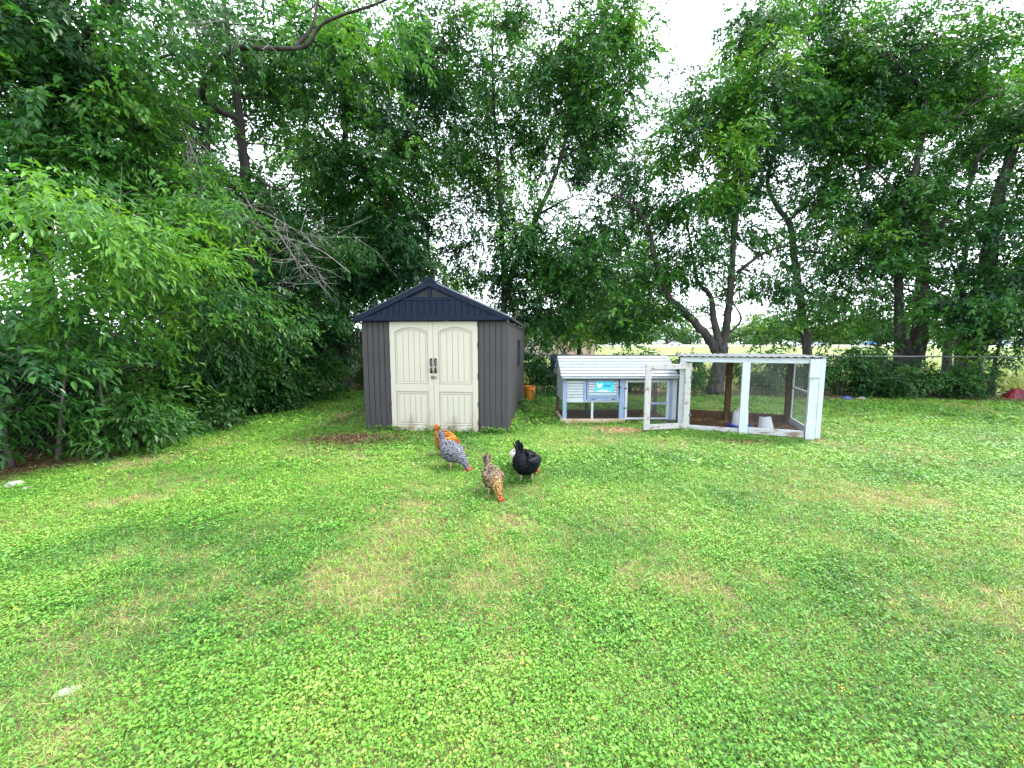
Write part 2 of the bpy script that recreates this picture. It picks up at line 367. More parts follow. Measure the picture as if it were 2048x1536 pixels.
# doors
def door_leaf(x0, x1, flip):
    W_ = x1 - x0; Hh = 1.80; st = .085; y0, y1 = -.024, -.044
    b = MB().box((.0, -.004, .0), (W_, y0, Hh))                              # slab
    b.box((0, y0, 0), (st, y1, Hh), .004).box((W_ - st, y0, 0), (W_, y1, Hh), .004)
    b.box((st, y0, 0), (W_ - st, y1, .085), .004); mid = (.66, .77)
    b.box((st, y0, mid[0]), (W_ - st, y1, mid[1]), .004)
    n = 12; ax = np.linspace(st, W_ - st, n + 1); top = lambda x: 1.635 + .075 * (1 - ((x - W_ / 2) / (W_ / 2 - st)) ** 2)
    for i in range(n):
        b.prism([(ax[i], top(ax[i])), (ax[i + 1], top(ax[i + 1])), (ax[i + 1], Hh), (ax[i], Hh)], y0, y1)
    d = b.build('door', M['cream'], shed, loc=(x0, 0, .025))
    inn = .045; px0, px1 = st + inn, W_ - st - inn; nb = 5; bw = (px1 - px0) / nb
    mo = MB()                                                               # moulding lines round each panel
    def strip(a, c, t=.010): 
        mo.tube([(a[0], y0 - .001, a[1]), (c[0], y0 - .001, c[1])], t, 6)
    for zz in (mid[1] + .03, ):
        strip((st + .022, zz), (W_ - st - .022, zz)); strip((st + .022, zz), (st + .022, 1.60)); strip((W_ - st - .022, zz), (W_ - st - .022, 1.60))
    pts = [(x, y0 - .001, top(x) - .032) for x in np.linspace(st + .022, W_ - st - .022, 11)]
    mo.tube(pts, .010, 6)
    for a, c in (((st + .022, .115), (W_ - st - .022, .115)), ((st + .022, .63), (W_ - st - .022, .63)), ((st + .022, .115), (st + .022, .63)), ((W_ - st - .022, .115), (W_ - st - .022, .63))): strip(a, c)
    mo.build('panel_moulding', M['cream'], d)
    for k in range(nb):
        a, c = px0 + k * bw + .004, px0 + (k + 1) * bw - .004
        p = MB().box((a, y0 + .001, .14), (c, y0 - .009, .60), .004).build('panel_board', M['cream'], d)
        p = MB().prism([(a, mid[1] + .055), (c, mid[1] + .055), (c, top(c) - .055), (a, top(a) - .055)], y0 + .001, y0 - .009).build('panel_board', M['cream'], d)
    hx = W_ - .035 if flip else .035                                        # curved black pull handle
    hp = [(hx, y1 + .004, .985), (hx, y1 - .03, 1.0), (hx + (.012 if flip else .014), y1 - .038, 1.07), (hx, y1 - .03, 1.17), (hx, y1 + .004, 1.19)]
    MB().tube(smooth_path(hp, 5), .0155, 8).box((hx - .022, y1 + .003, .965), (hx + .022, y1 - .008, 1.005), .003).box((hx - .022, y1 + .003, 1.175), (hx + .022, y1 - .008, 1.21), .003).build('handle', M['black'], d, smooth=False)
    hxx = 0 if flip else W_
    for zz in (.12, .42, .88, 1.38, 1.72):
        h = MB()
        for q in range(4): h.box((hxx - .007, y1 + .006, zz + q * .022), (hxx + .007, y1 - .006, zz + q * .022 + .013))
        h.build('hinge', M['shed_grey'], d)
    return d
door_leaf(DX0 + .003, 1.2285, True); door_leaf(1.2315, DX1 - .003, False)
hs = MB().box((1.19, -.043, .905), (1.285, -.056, .945), .003).box((1.19, -.052, .897), (1.215, -.064, .953), .003).build('hasp', M['brass'], shed)
lathe_v, lathe_t = lathe([(.001, -.01), (.011, -.01), (.011, .01), (.001, .01)], 10)
MB().add(np.array(lathe_v) @ np.array(((1, 0, 0), (0, 0, 1), (0, 1, 0))) + np.array((1.275, -.062, .93)), lathe_t).build('lock_disc', M['white_plastic'], hs)
# gable: fascia, planks, louvres
OV = .045; FY = -.13                                                         # side overhang and front overhang
cx = SW / 2; sl = (PK - 1.875) / (cx + OV)
zr = lambda x: PK - abs(x - cx) * sl                                          # under-roof line
MB().box((-OV, FY, SH - .005), (SW + OV, FY + .05, SH + .075), .006).build('gable_beam', M['shed_dark'], shed)
MB().box((-OV + .02, FY + .05, SH + .001), (SW + OV - .02, .02, SH + .02)).build('soffit', M['shed_dark'], shed)
for sgn in (-1, 1):
    xe = cx + sgn * (cx + OV); o = MB()
    o.prism([(cx, PK + .015), (xe, zr(xe) + .015), (xe, zr(xe) - .055), (cx, PK - .075)], FY - .012, FY + .05)
    o.build('rake_board', M['shed_dark'], shed)
MB().prism([(cx - .10, PK - .03), (cx, PK + .015), (cx + .10, PK - .03), (cx + .10, PK - .01), (cx + .045, PK + .05), (cx - .045, PK + .05), (cx - .10, PK - .01)], FY - .02, FY + .07).build('ridge_cap', M['shed_dark'], shed)
gb = MB(); VZ = 2.185                                                          # backing of the gable
gb.prism([(-OV + .05, SH + .07), (SW + OV - .05, SH + .07), (cx, PK - .05)], FY + .03, FY + .048).build('gable_back', M['shed_dark'], shed)
nb = 22; bw = (SW - .2) / nb
for k in range(nb):
    a, c = .1 + k * bw + .004, .1 + (k + 1) * bw - .004
    za, zc = min(zr(a) - .062, VZ - .03), min(zr(c) - .062, VZ - .03); lo_ = SH + .072
    if max(za, zc) < lo_ + .01: continue
    MB().prism([(a, lo_), (c, lo_), (c, max(zc, lo_)), (a, max(za, lo_))], FY + .032, FY + .016).build('gable_plank', M['shed_dark'], shed)
MB().box((cx - .58, FY + .034, VZ - .03), (cx + .58, FY + .006, VZ + .012), .004).build('vent_rail', M['shed_dark'], shed)
MB().box((cx - .02, FY + .034, VZ + .012), (cx + .02, FY + .006, PK - .10), .004).build('vent_post', M['shed_dark'], shed)
for sgn in (-1, 1):
    for k in range(8):
        z0 = VZ + .022 + k * .022; xo = (PK - .10 - z0 - .016) / sl
        if xo < .06: continue
        a, c = cx + sgn * .03, cx + sgn * xo
        MB().box((a, FY + .034, z0), (c, FY + .020, z0 + .014)).build('louvre', M['louvre'], shed)
# roof
for sgn in (-1, 1):
    xe = cx + sgn * (cx + OV + .01); ze = zr(xe); rib = MB()
    nrow = 40; yy = np.linspace(FY, SDp + .1, nrow); top_, bot = [], []
    wav = .006 * np.cos(yy * 2 * math.pi / .42)
    v = []
    for i, y in enumerate(yy):
        v += [(cx, y, PK + .017), (xe, y, ze + .017 + wav[i] * .8), (xe, y, ze - .012 + wav[i]), (cx, y, PK - .008)]
    t = []
    for i in range(nrow - 1):
        for j in range(4):
            p, q = i * 4 + j, i * 4 + (j + 1) % 4; t += [(p, q, q + 4), (p, q + 4, p + 4)]
    t += [(0, 1, 2), (0, 2, 3), (4 * nrow - 4, 4 * nrow - 2, 4 * nrow - 3), (4 * nrow - 4, 4 * nrow - 1, 4 * nrow - 2)]
    rp = MB().add(v, t).build('roof_panel', M['shed_roof'], shed)
    if sgn > 0: MB().prism([(cx + .12, zr(cx + .12) + .012), (xe, ze + .012), (xe, ze + .034), (cx + .12, zr(cx + .12) + .034)], FY - .016, FY + .03).build('sky_glint_strip', M['roof_sheet'], rp)  # pale strip added on the right edge only, imitating a sky reflection
    for y in np.linspace(FY + .02, SDp + .05, 9):
        MB().tube([(cx + sgn * .03, y, PK + .012), (xe - sgn * .005, y, ze + .026)], .014, 6).build('roof_rib', M['shed_roof'], rp)
MB().tube([(cx, FY, PK + .022), (cx, SDp + .1, PK + .022)], .035, 8).build('ridge', M['shed_roof'], shed)
MB().prism([(.03, SH), (SW - .03, SH), (cx, PK - .02)], SDp - .03, SDp - .005).build('rear_gable', M['shed_dark'], shed)

# ------------------------------------------------------------------ wire grids
def grid_wires(mb, o, u, v, nu, nv, r=.0011):
    o, u, v = map(np.asarray, (o, u, v))
    for i in range(nu + 1):
        a = o + u * (i / nu); mb.tube([a, a + v], r, 3, False)
    for j in range(nv + 1):
        a = o + v * (j / nv); mb.tube([a, a + u], r, 3, False)
    return mb

# ------------------------------------------------------------------ chicken hutch
hut = empty('chicken_hutch', (.945, 7.09, 0), R(.6), 'small raised chicken hutch with white board roof and pale blue frame', 'chicken hutch')
HW, HD, HE, HR = 2.13, .98, .85, 1.225
def part(o, name, a, b, m, bev=.004): return MB().box(a, b, bev).build(name, M[m], o)
part(hut, 'post', (0, 0, .04), (.075, .06, HE), 'blue_paint'); part(hut, 'post', (1.06, 0, .04), (1.155, .06, HE), 'blue_paint')
part(hut, 'post', (HW - .14, 0, .04), (HW - .08, .06, HE), 'blue_paint'); part(hut, 'post', (HW - .08, .003, .04), (HW, .06, HE - .005), 'white_paint_v')
for x in (.0, .62, HW - .07): part(hut, 'rear_post', (x, HD - .06, .02), (x + .06, HD, HE), 'fence_wood')
part(hut, 'top_rail', (.075, .01, HE - .045), (HW - .14, .055, HE), 'blue_paint')
part(hut, 'rear_rail', (.06, HD - .05, HE - .05), (HW, HD - .005, HE), 'fence_wood')
part(hut, 'floor_rail', (.075, .01, .385), (1.06, .055, .425), 'white_paint')
part(hut, 'lower_post', (.535, .008, .06), (.575, .05, .385), 'white_paint_v')
part(hut, 'base_board', (-.045, -.03, .0), (1.17, .03, .075), 'tan_wood'); part(hut, 'base_board', (1.17, .0, .0), (HW + .02, .05, .05), 'dark_wood')
part(hut, 'rear_base_board', (0, HD - .05, 0), (HW, HD, .08), 'dark_wood'); part(hut, 'side_base_board', (-.02, .03, 0), (.03, HD - .05, .07), 'tan_wood')
# siding, left panel, each board proud of the next gap
for k in range(7):
    z0 = .425 + k * .0535
    MB().box((.078, .012, z0), (.385, .032, z0 + .046), .003).build('siding_board', M['white_paint'], hut)
part(hut, 'stile', (.387, .004, .40), (.44, .05, HE - .046), 'blue_paint')
# nest box behind: sides, floor
part(hut, 'nest_floor', (.02, .06, .40), (1.10, HD - .06, .42), 'fence_wood'); part(hut, 'nest_end', (1.10, .06, .40), (1.12, HD - .06, HE), 'fence_wood')
part(hut, 'nest_back', (.07, HD - .055, .42), (.62, HD - .04, HE - .05), 'white_paint'); part(hut, 'nest_end', (.01, .06, .40), (.03, HD - .06, HE), 'white_paint')
nd = MB().box((.45, -.008, .50), (.475, .02, HE - .05), .003).box((1.005, -.008, .50), (1.035, .02, HE - .05), .003)
nd.box((.475, -.008, .50), (1.005, .02, .525), .003).box((.475, -.006, HE - .075), (1.005, .018, HE - .05), .003)
ndoor = nd.build('nest_door', M['blue_paint'], hut)
for k in range(5):
    z0 = .527 + k * .0495
    MB().box((.478, -.004, z0), (1.002, .012, z0 + .041), .003).build('siding_board', M['white_paint'], ndoor)
MB().box((1.02, -.022, .665), (1.075, -.006, .685), .003).build('latch', M['black'], ndoor)
part(hut, 'tray_rail', (.45, -.002, .468), (1.05, .04, .498), 'blue_paint')
tr = part(hut, 'tray', (.45, -.012, .415), (1.05, .03, .462), 'blue_paint')
for x in (.53, .90): MB().box((x, -.019, .44), (x + .075, -.010, .453), .002).build('handle_slot', M['black'], tr)
# tall mesh door on the right half
md = MB().box((1.162, -.006, .06), (1.205, .028, HE - .05), .003).box((1.94, -.006, .06), (1.985, .028, HE - .05), .003)
md.box((1.205, -.004, HE - .09), (1.94, .026, HE - .052), .003).box((1.205, -.004, .062), (1.94, .026, .095), .003)
mdo = md.build('mesh_door', M['white_paint_v'], hut)
MB().box((1.55, -.005, .345), (1.94, .02, .385), .003).build('mid_rail', M['blue_paint'], mdo)
for z in (.27, .64): MB().box((1.135, -.016, z), (1.195, -.004, z + .018), .003).build('hinge', M['black'], mdo)
props(grid_wires(MB(), (1.2, .012, .09), (.745, 0, 0), (0, 0, .68), 30, 27).build('wire_mesh', M['wire'], mdo), kind='stuff')
props(grid_wires(MB(), (.07, .03, .07), (1.0, 0, 0), (0, 0, .32), 40, 13).build('wire_mesh', M['wire'], hut), kind='stuff')
props(grid_wires(MB(), (.03, HD - .03, .07), (HW - .05, 0, 0), (0, 0, .74), 84, 30).build('wire_mesh', M['wire'], hut), kind='stuff')
# roof of overlapping boards
ey, ez, ry_, rz_ = -.10, HE + .005, HD / 2 + .02, HR
nbd = 7
for side in (0, 1):
    y_e = ey if side == 0 else HD + .10
    for k in range(nbd):
        f0, f1 = k / nbd, (k + 1) / nbd - .012
        p0 = np.array((y_e + (ry_ - y_e) * f0, ez + (rz_ - ez) * f0 + .022)); p1 = np.array((y_e + (ry_ - y_e) * f1, ez + (rz_ - ez) * f1))
        xl = -.045 + random.uniform(-.004, .004); xr = HW - .01 + random.uniform(-.004, .004)
        sp = .66 + (k % 2) * .02
        for xa, xb in ((xl, sp - .002), (sp + .002, xr)):
            n_ = np.array((-(p1 - p0)[1], (p1 - p0)[0])); n_ = n_ / np.linalg.norm(n_) * .016 * (1 if side == 0 else -1)
            q = [p0, p1, p1 + n_, p0 + n_]
            v = [(x, a, b) for x in (xa, xb) for a, b in q]
            t = [(0, 1, 2), (0, 2, 3), (4, 6, 5), (4, 7, 6)]
            for i in range(4): j = (i + 1) % 4; t += [(i, 4 + i, 4 + j), (i, 4 + j, j)]
            MB().add(v, t).build('roof_board', M['white_paint'], hut)
for y_e in (ey, HD + .10):
    MB().add([(x, y, z + dz) for x in (-.03, HW - .025) for y, z in ((y_e, ez), (ry_, rz_)) for dz in (-.012, .002)], [(0, 1, 3), (0, 3, 2), (4, 7, 5), (4, 6, 7), (0, 5, 1), (0, 4, 5), (2, 3, 7), (2, 7, 6), (1, 5, 7), (1, 7, 3), (0, 2, 6), (0, 6, 4)]).build('roof_deck', M['white_paint'], hut)
part(hut, 'eave_board', (-.03, ey + .012, HE - .028), (HW + .02, ey + .035, HE + .004), 'fence_wood')
for x in (.0, HW - .03):
    MB().add([(x, 0, HE), (x, HD, HE), (x, HD / 2, HR - .02), (x + .025, 0, HE), (x + .025, HD, HE), (x + .025, HD / 2, HR - .02)], [(0, 1, 2), (3, 5, 4), (0, 2, 5), (0, 5, 3), (1, 4, 5), (1, 5, 2)]).build('gable_panel', M['white_paint'], hut)
# sign on the nest door
sg = empty('coop_sign', tuple(np.array((.945, 7.09, 0)) + np.array((.60, -.0045, .575))), R(.6), 'small turquoise sign with pale hen drawing on the hutch door', 'sign')
MB().box((0, -.004, 0), (.34, .001, .20)).build('sign_board', M['turquoise'], sg)
hen_o = [(.03, .13), (.025, .175), (.05, .165), (.065, .145), (.09, .15), (.105, .175), (.125, .18), (.128, .16), (.12, .12), (.10, .09), (.075, .08), (.05, .09)]
bmx = bmesh.new(); fv = [bmx.verts.new((x, -.0062, z)) for x, z in hen_o]; bmx.faces.new(fv); MB().bm(bmx).build('hen_drawing', M['pale_print'], sg)
bmx = bmesh.new(); fv = [bmx.verts.new((.02 + x * 1.0, -.0056, .012 + .045 * z)) for x, z in [(0, 0), (.28, 0), (.28, .25), (.2, .35), (.15, 1), (.1, 1), (.05, .5), (0, .4)]]; bmx.faces.new(fv); MB().bm(bmx).build('cloud_drawing', M['pale_print'], sg)
def text(parent, body, size, loc, m):
    cu = bpy.data.curves.new('lettering', 'FONT'); cu.body = body; cu.size = size; cu.shear = .3
    o = bpy.data.objects.new('lettering', cu); o.parent = parent; COL.objects.link(o); o.location = loc; o.rotation_euler = (R(90), 0, 0); cu.offset = .0008
    me = bpy.data.meshes.new_from_object(o.evaluated_get(bpy.context.evaluated_depsgraph_get())); bpy.data.objects.remove(o); bpy.data.curves.remove(cu)
    me.materials.clear(); return link('lettering', me, m, parent, loc, (R(90), 0, 0))
text(sg, 'Small', .062, (.15, -.0060, .105), M['navy_print'])

# ------------------------------------------------------------------ chicken run
RW, RD, RH = 1.95, 1.36, 1.255
RRZ = R(-22)
c22, s22 = math.cos(RRZ), math.sin(RRZ)
RUN0 = np.array((4.66, 5.79, 0)) - RW * np.array((c22, s22, 0))
run = empty('chicken_run', RUN0, RRZ, 'white timber framed wire chicken run with flat corrugated roof', 'chicken run')
part(run, 'post', (0, 0, 0), (.085, .06, RH - .09), 'white_paint_v'); 
part(run, 'post', (.92, -.022, .0), (1.03, .045, RH - .085), 'white_paint_v'); part(run, 'post_foot', (.915, -.042, .0), (1.035, -.0225, .40), 'white_paint_v')
part(run, 'post', (RW - .135, -.03, 0), (RW - .02, .06, RH - .01), 'white_paint_v'); part(run, 'corner_board', (RW - .019, -.035, .03), (RW + .045, .07, RH - .002), 'white_paint_v')
part(run, 'post_cap_block', (RW - .15, -.054, RH - .30), (RW - .022, -.0305, RH - .02), 'white_paint_v')
part(run, 'post_foot', (RW - .145, -.05, -.0), (RW - .025, -.0305, .26), 'white_paint_v')
part(run, 'top_beam', (.0, -.012, RH - .088), (RW - .137, .04, RH - .004), 'white_paint')
part(run, 'base_board', (.0, -.012, .01), (.915, .03, .095), 'worn_base'); part(run, 'base_board', (1.036, -.012, .02), (RW - .146, .03, .125), 'worn_base')
part(run, 'side_base_board', (RW - .045, .065, .0), (RW - .004, RD - .05, .10), 'white_paint'); part(run, 'side_top_rail', (RW - .045, .065, RH - .085), (RW - .004, RD - .05, RH - .008), 'dark_wood')
for x in (.0, .86, RW - .10): part(run, 'rear_post', (x, RD - .10, 0), (x + .10, RD, RH - .08), 'dark_wood')
part(run, 'rear_base_board', (.0, RD - .045, 0), (RW - .1, RD - .006, .16), 'dark_wood'); part(run, 'rear_top_rail', (0, RD - .06, RH - .08), (RW, RD - .006, RH - .01), 'dark_wood')
part(run, 'left_base_board', (.0, .06, 0), (.04, RD - .1, .10), 'dark_wood'); part(run, 'left_top_rail', (.0, .06, RH - .08), (.04, RD - .06, RH - .01), 'dark_wood')
# side frame (door-like) with pale inner edges on the right end
sf = MB().box((RW - .035, .14, .10), (RW - .012, .19, RH - .09), .003).box((RW - .035, RD - .17, .10), (RW - .012, RD - .11, RH - .09), .003)
sf.box((RW - .034, .19, .66), (RW - .013, RD - .17, .70), .003).box((RW - .034, .19, .10), (RW - .013, RD - .17, .135), .003)
sf.build('side_frame', M['white_paint_v'], run)
for a, b, c_ in (((.88, .03, RH - .09), (1.0, .03, RH - .20), .018),): MB().tube([a, b], c_, 4).build('corner_brace', M['tan_wood'], run)
props(grid_wires(MB(), (1.03, .012, .10), (.82, 0, 0), (0, 0, 1.09), 34, 45, .0010).build('wire_mesh', M['wire'], run), kind='stuff')
props(grid_wires(MB(), (RW - .022, .06, .10), (0, RD - .1, 0), (0, 0, 1.09), 52, 45, .0010).build('wire_mesh', M['wire'], run), kind='stuff')
props(grid_wires(MB(), (.02, RD - .02, .10), (RW - .05, 0, 0), (0, 0, 1.09), 70, 45, .0009).build('wire_mesh', M['wire'], run), kind='stuff')
props(grid_wires(MB(), (.02, .06, .10), (0, RD - .1, 0), (0, 0, 1.09), 52, 45, .0009).build('wire_mesh', M['wire'], run), kind='stuff')
nx = 132; xx = np.linspace(-.03, RW + .06, nx); zz = RH + .012 + .007 * np.sin(xx * 2 * math.pi / .105)
for y0_, y1_ in ((-.06, .72), (.68, RD + .06)):
    v = []; dz = .004 if y0_ > 0 else 0
    for x, z in zip(xx, zz): v += [(x, y0_, z + dz), (x, y1_, z + dz + .012), (x, y1_, z + dz + .009), (x, y0_, z + dz - .003)]
    t = []
    for i in range(nx - 1):
        for j in range(4):
            p, q = i * 4 + j, i * 4 + (j + 1) % 4; t += [(p, q, q + 4), (p, q + 4, p + 4)]
    MB().add(v, t).build('roof_sheet', M['roof_sheet'], run, smooth=False)
for k in range(7):
    part(run, 'shade_plank', (.0, -.005 + k * .194, RH - .003), (RW + .03, .18 + k * .194, RH + .003), 'dark_wood', 0)  # dark boards added under the sheets to make the run darker inside
for x in (.45, 1.0, 1.5): part(run, 'rafter', (x, .045, RH - .07), (x + .045, RD - .062, RH - .006), 'dark_wood')
# open door of the run
dl, dr = np.array((2.205, 6.30)), np.array((3.03, 6.47)); dwv = dr - dl; DW = float(np.linalg.norm(dwv))
rd = empty('run_door', (dl[0], dl[1], .035), math.atan2(dwv[1], dwv[0]), 'weathered wooden screen door standing open in front of hutch', 'screen door')
DH = 1.10
part(rd, 'stile', (0, 0, 0), (.10, .04, DH), 'worn_wood'); part(rd, 'stile', (DW - .11, 0, .002), (DW, .04, DH + .012), 'worn_wood')
part(rd, 'top_rail', (.10, .003, DH - .088), (DW - .11, .037, DH - .002), 'worn_wood'); part(rd, 'bottom_rail', (.10, .003, .0), (DW - .11, .037, .092), 'worn_wood')
props(grid_wires(MB(), (.09, .034, .08), (DW - .19, 0, 0), (0, 0, DH - .16), 26, 38).build('wire_mesh', M['wire'], rd), kind='stuff')
for z in (.2, .85): MB().box((DW - .02, -.004, z), (DW + .03, .006, z + .05), .002).build('hinge', M['wire'], rd)
def in_run(lx, ly, z=0): return tuple(RUN0 + np.array((lx * c22 - ly * s22, lx * s22 + ly * c22, z)))
# waterer, feeder
wt = empty('poultry_waterer', in_run(1.0, .42, .01), 0, 'milky drinking jug on a blue tray behind the run post', 'waterer')
v, t = lathe([(.001, .01), (.15, .01), (.185, .035), (.19, .085), (.175, .085), (.168, .045), (.13, .04), (.001, .04)], 28); MB().add(v, t).build('tray', M['blue_plastic'], wt, smooth=True)
v, t = lathe([(.13, .045), (.128, .07), (.118, .20), (.108, .285), (.085, .315), (.04, .33), (.001, .332)], 28); MB().add(v, t).build('jug', M['white_plastic'], wt, smooth=True)
MB().tube(smooth_path([(-.06, 0, .32), (-.05, 0, .35), (.05, 0, .35), (.06, 0, .32)], 4), .009, 6).build('handle', M['white_plastic'], wt)
fb = empty('feed_bucket', in_run(1.36, .30, .02), R(-22), 'white plastic bucket upside down inside the wire run', 'bucket')
v, t = lathe([(.115, .0), (.122, .0), (.122, .022), (.115, .024), (.085, .235), (.080, .245), (.001, .246)], 28); MB().add(v, t).build('bucket_body', M['white_plastic'], fb, smooth=True)
v, t = lathe([(.03, .247), (.045, .247), (.045, .256), (.03, .256), (.03, .247)], 16); MB().add(v, t).build('base_ring', M['black'], fb)
fb.rotation_euler = (R(-4), R(-5), R(-22))
# orange bucket behind the shed
ob = empty('orange_bucket', (.46, 9.98, 0), 0, 'orange plastic bucket standing at the rear corner of the shed', 'bucket')
v, t = lathe([(.001, .0), (.125, .0), (.150, .30), (.158, .30), (.158, .33), (.152, .335), (.152, .365), (.162, .365), (.162, .385), (.146, .385), (.12, .02), (.001, .02)], 28); MB().add(v, t).build('bucket_body', M['orange'], ob, smooth=False)
MB().tube(smooth_path([(-.16, 0, .35), (-.14, -.09, .22), (0, -.16, .16), (.14, -.09, .22), (.16, 0, .35)], 5), .004, 5).build('handle', M['wire'], ob)

# ------------------------------------------------------------------ hens
def feather_mat(name, kind):
    m, N, L, P = nodes_of(name); P.inputs['Roughness'].default_value = .55; P.inputs['Specular IOR Level'].default_value = .18
    tc = N.new('ShaderNodeTexCoord')
    def ramp(f, stops):
        c = N.new('ShaderNodeValToRGB'); e = c.color_ramp.elements; e[0].position, e[0].color = stops[0][0], rgba(stops[0][1]); e[1].position, e[1].color = stops[-1][0], rgba(stops[-1][1])
        for p, q in stops[1:-1]: x = e.new(p); x.color = rgba(q)
        L.new(f, c.inputs['Fac']); return c.outputs['Color']
    vo = N.new('ShaderNodeTexVoronoi'); vo.inputs['Scale'].default_value = 42; vo.inputs['Randomness'].default_value = .8
    mp = N.new('ShaderNodeMapping'); mp.inputs['Scale'].default_value = (.55, 1, 1); L.new(tc.outputs['Object'], mp.inputs['Vector']); L.new(mp.outputs['Vector'], vo.inputs['Vector'])
    b = N.new('ShaderNodeBump'); b.inputs['Strength'].default_value = .7; b.inputs['Distance'].default_value = .008; L.new(vo.outputs['Distance'], b.inputs['Height']); L.new(b.outputs['Normal'], P.inputs['Normal'])
    if kind == 'barred':
        wv = N.new('ShaderNodeTexWave'); wv.wave_type = 'RINGS'; wv.inputs['Scale'].default_value = 17; wv.inputs['Distortion'].default_value = 8; wv.inputs['Detail'].default_value = 3; wv.inputs['Detail Scale'].default_value = 3
        mp2 = N.new('ShaderNodeMapping'); mp2.inputs['Location'].default_value = (.2, 0, -.3); L.new(tc.outputs['Object'], mp2.inputs['Vector']); L.new(mp2.outputs['Vector'], wv.inputs['Vector'])
        col = ramp(wv.outputs['Fac'], [(.34, (.022, .024, .036)), (.68, (.20, .20, .235))])
    elif kind == 'black': col = ramp(vo.outputs['Distance'], [(0, (.0025, .003, .006)), (.6, (.007, .008, .014))])
    elif kind == 'white': col = ramp(vo.outputs['Distance'], [(0, (.46, .43, .37)), (.6, (.54, .51, .46))])
    elif kind == 'orange': col = ramp(vo.outputs['Distance'], [(0, (.34, .10, .012)), (.4, (.40, .15, .022)), (.75, (.17, .045, .006))])
    else:
        nz = N.new('ShaderNodeTexNoise'); nz.inputs['Scale'].default_value = 48; nz.inputs['Detail'].default_value = 5; mpb = N.new('ShaderNodeMapping'); mpb.inputs['Scale'].default_value = (.35, 1.6, 1.6)
        L.new(tc.outputs['Object'], mpb.inputs['Vector']); L.new(mpb.outputs['Vector'], nz.inputs['Vector'])
        c1 = ramp(nz.outputs['Fac'], [(.36, (.016, .012, .009)), (.5, (.11, .078, .050)), (.68, (.27, .20, .14))])
        c2 = ramp(nz.outputs['Fac'], [(.42, (.03, .016, .008)), (.54, (.33, .18, .05)), (.68, (.44, .29, .11))])
        sx = N.new('ShaderNodeSeparateXYZ'); L.new(tc.outputs['Object'], sx.inputs[0])
        f = ramp(sx.outputs['X'], [(.10, (0, 0, 0)), (.17, (1, 1, 1))])
        x = N.new('ShaderNodeMix'); x.data_type = 'RGBA'; L.new(f, x.inputs['Factor']); L.new(c1, x.inputs['A']); L.new(c2, x.inputs['B']); col = x.outputs['Result']
    L.new(col, P.inputs['Base Color']); return m
M['comb'] = mat('red_comb', (.55, .012, .02), (.62, .03, .03), rough=.5); M['leg_skin'] = mat('hen_leg_skin', (.42, .30, .20), (.50, .38, .27), rough=.6)
M['beak'] = mat('horn_beak', (.35, .22, .10), (.42, .28, .14), rough=.5); M['eye'] = mat('hen_eye', (.01, .01, .01), (.02, .01, .01), rough=.1)
HENM = {k: feather_mat('feathers_' + k, k) for k in ('barred', 'black', 'white', 'orange', 'brown')}
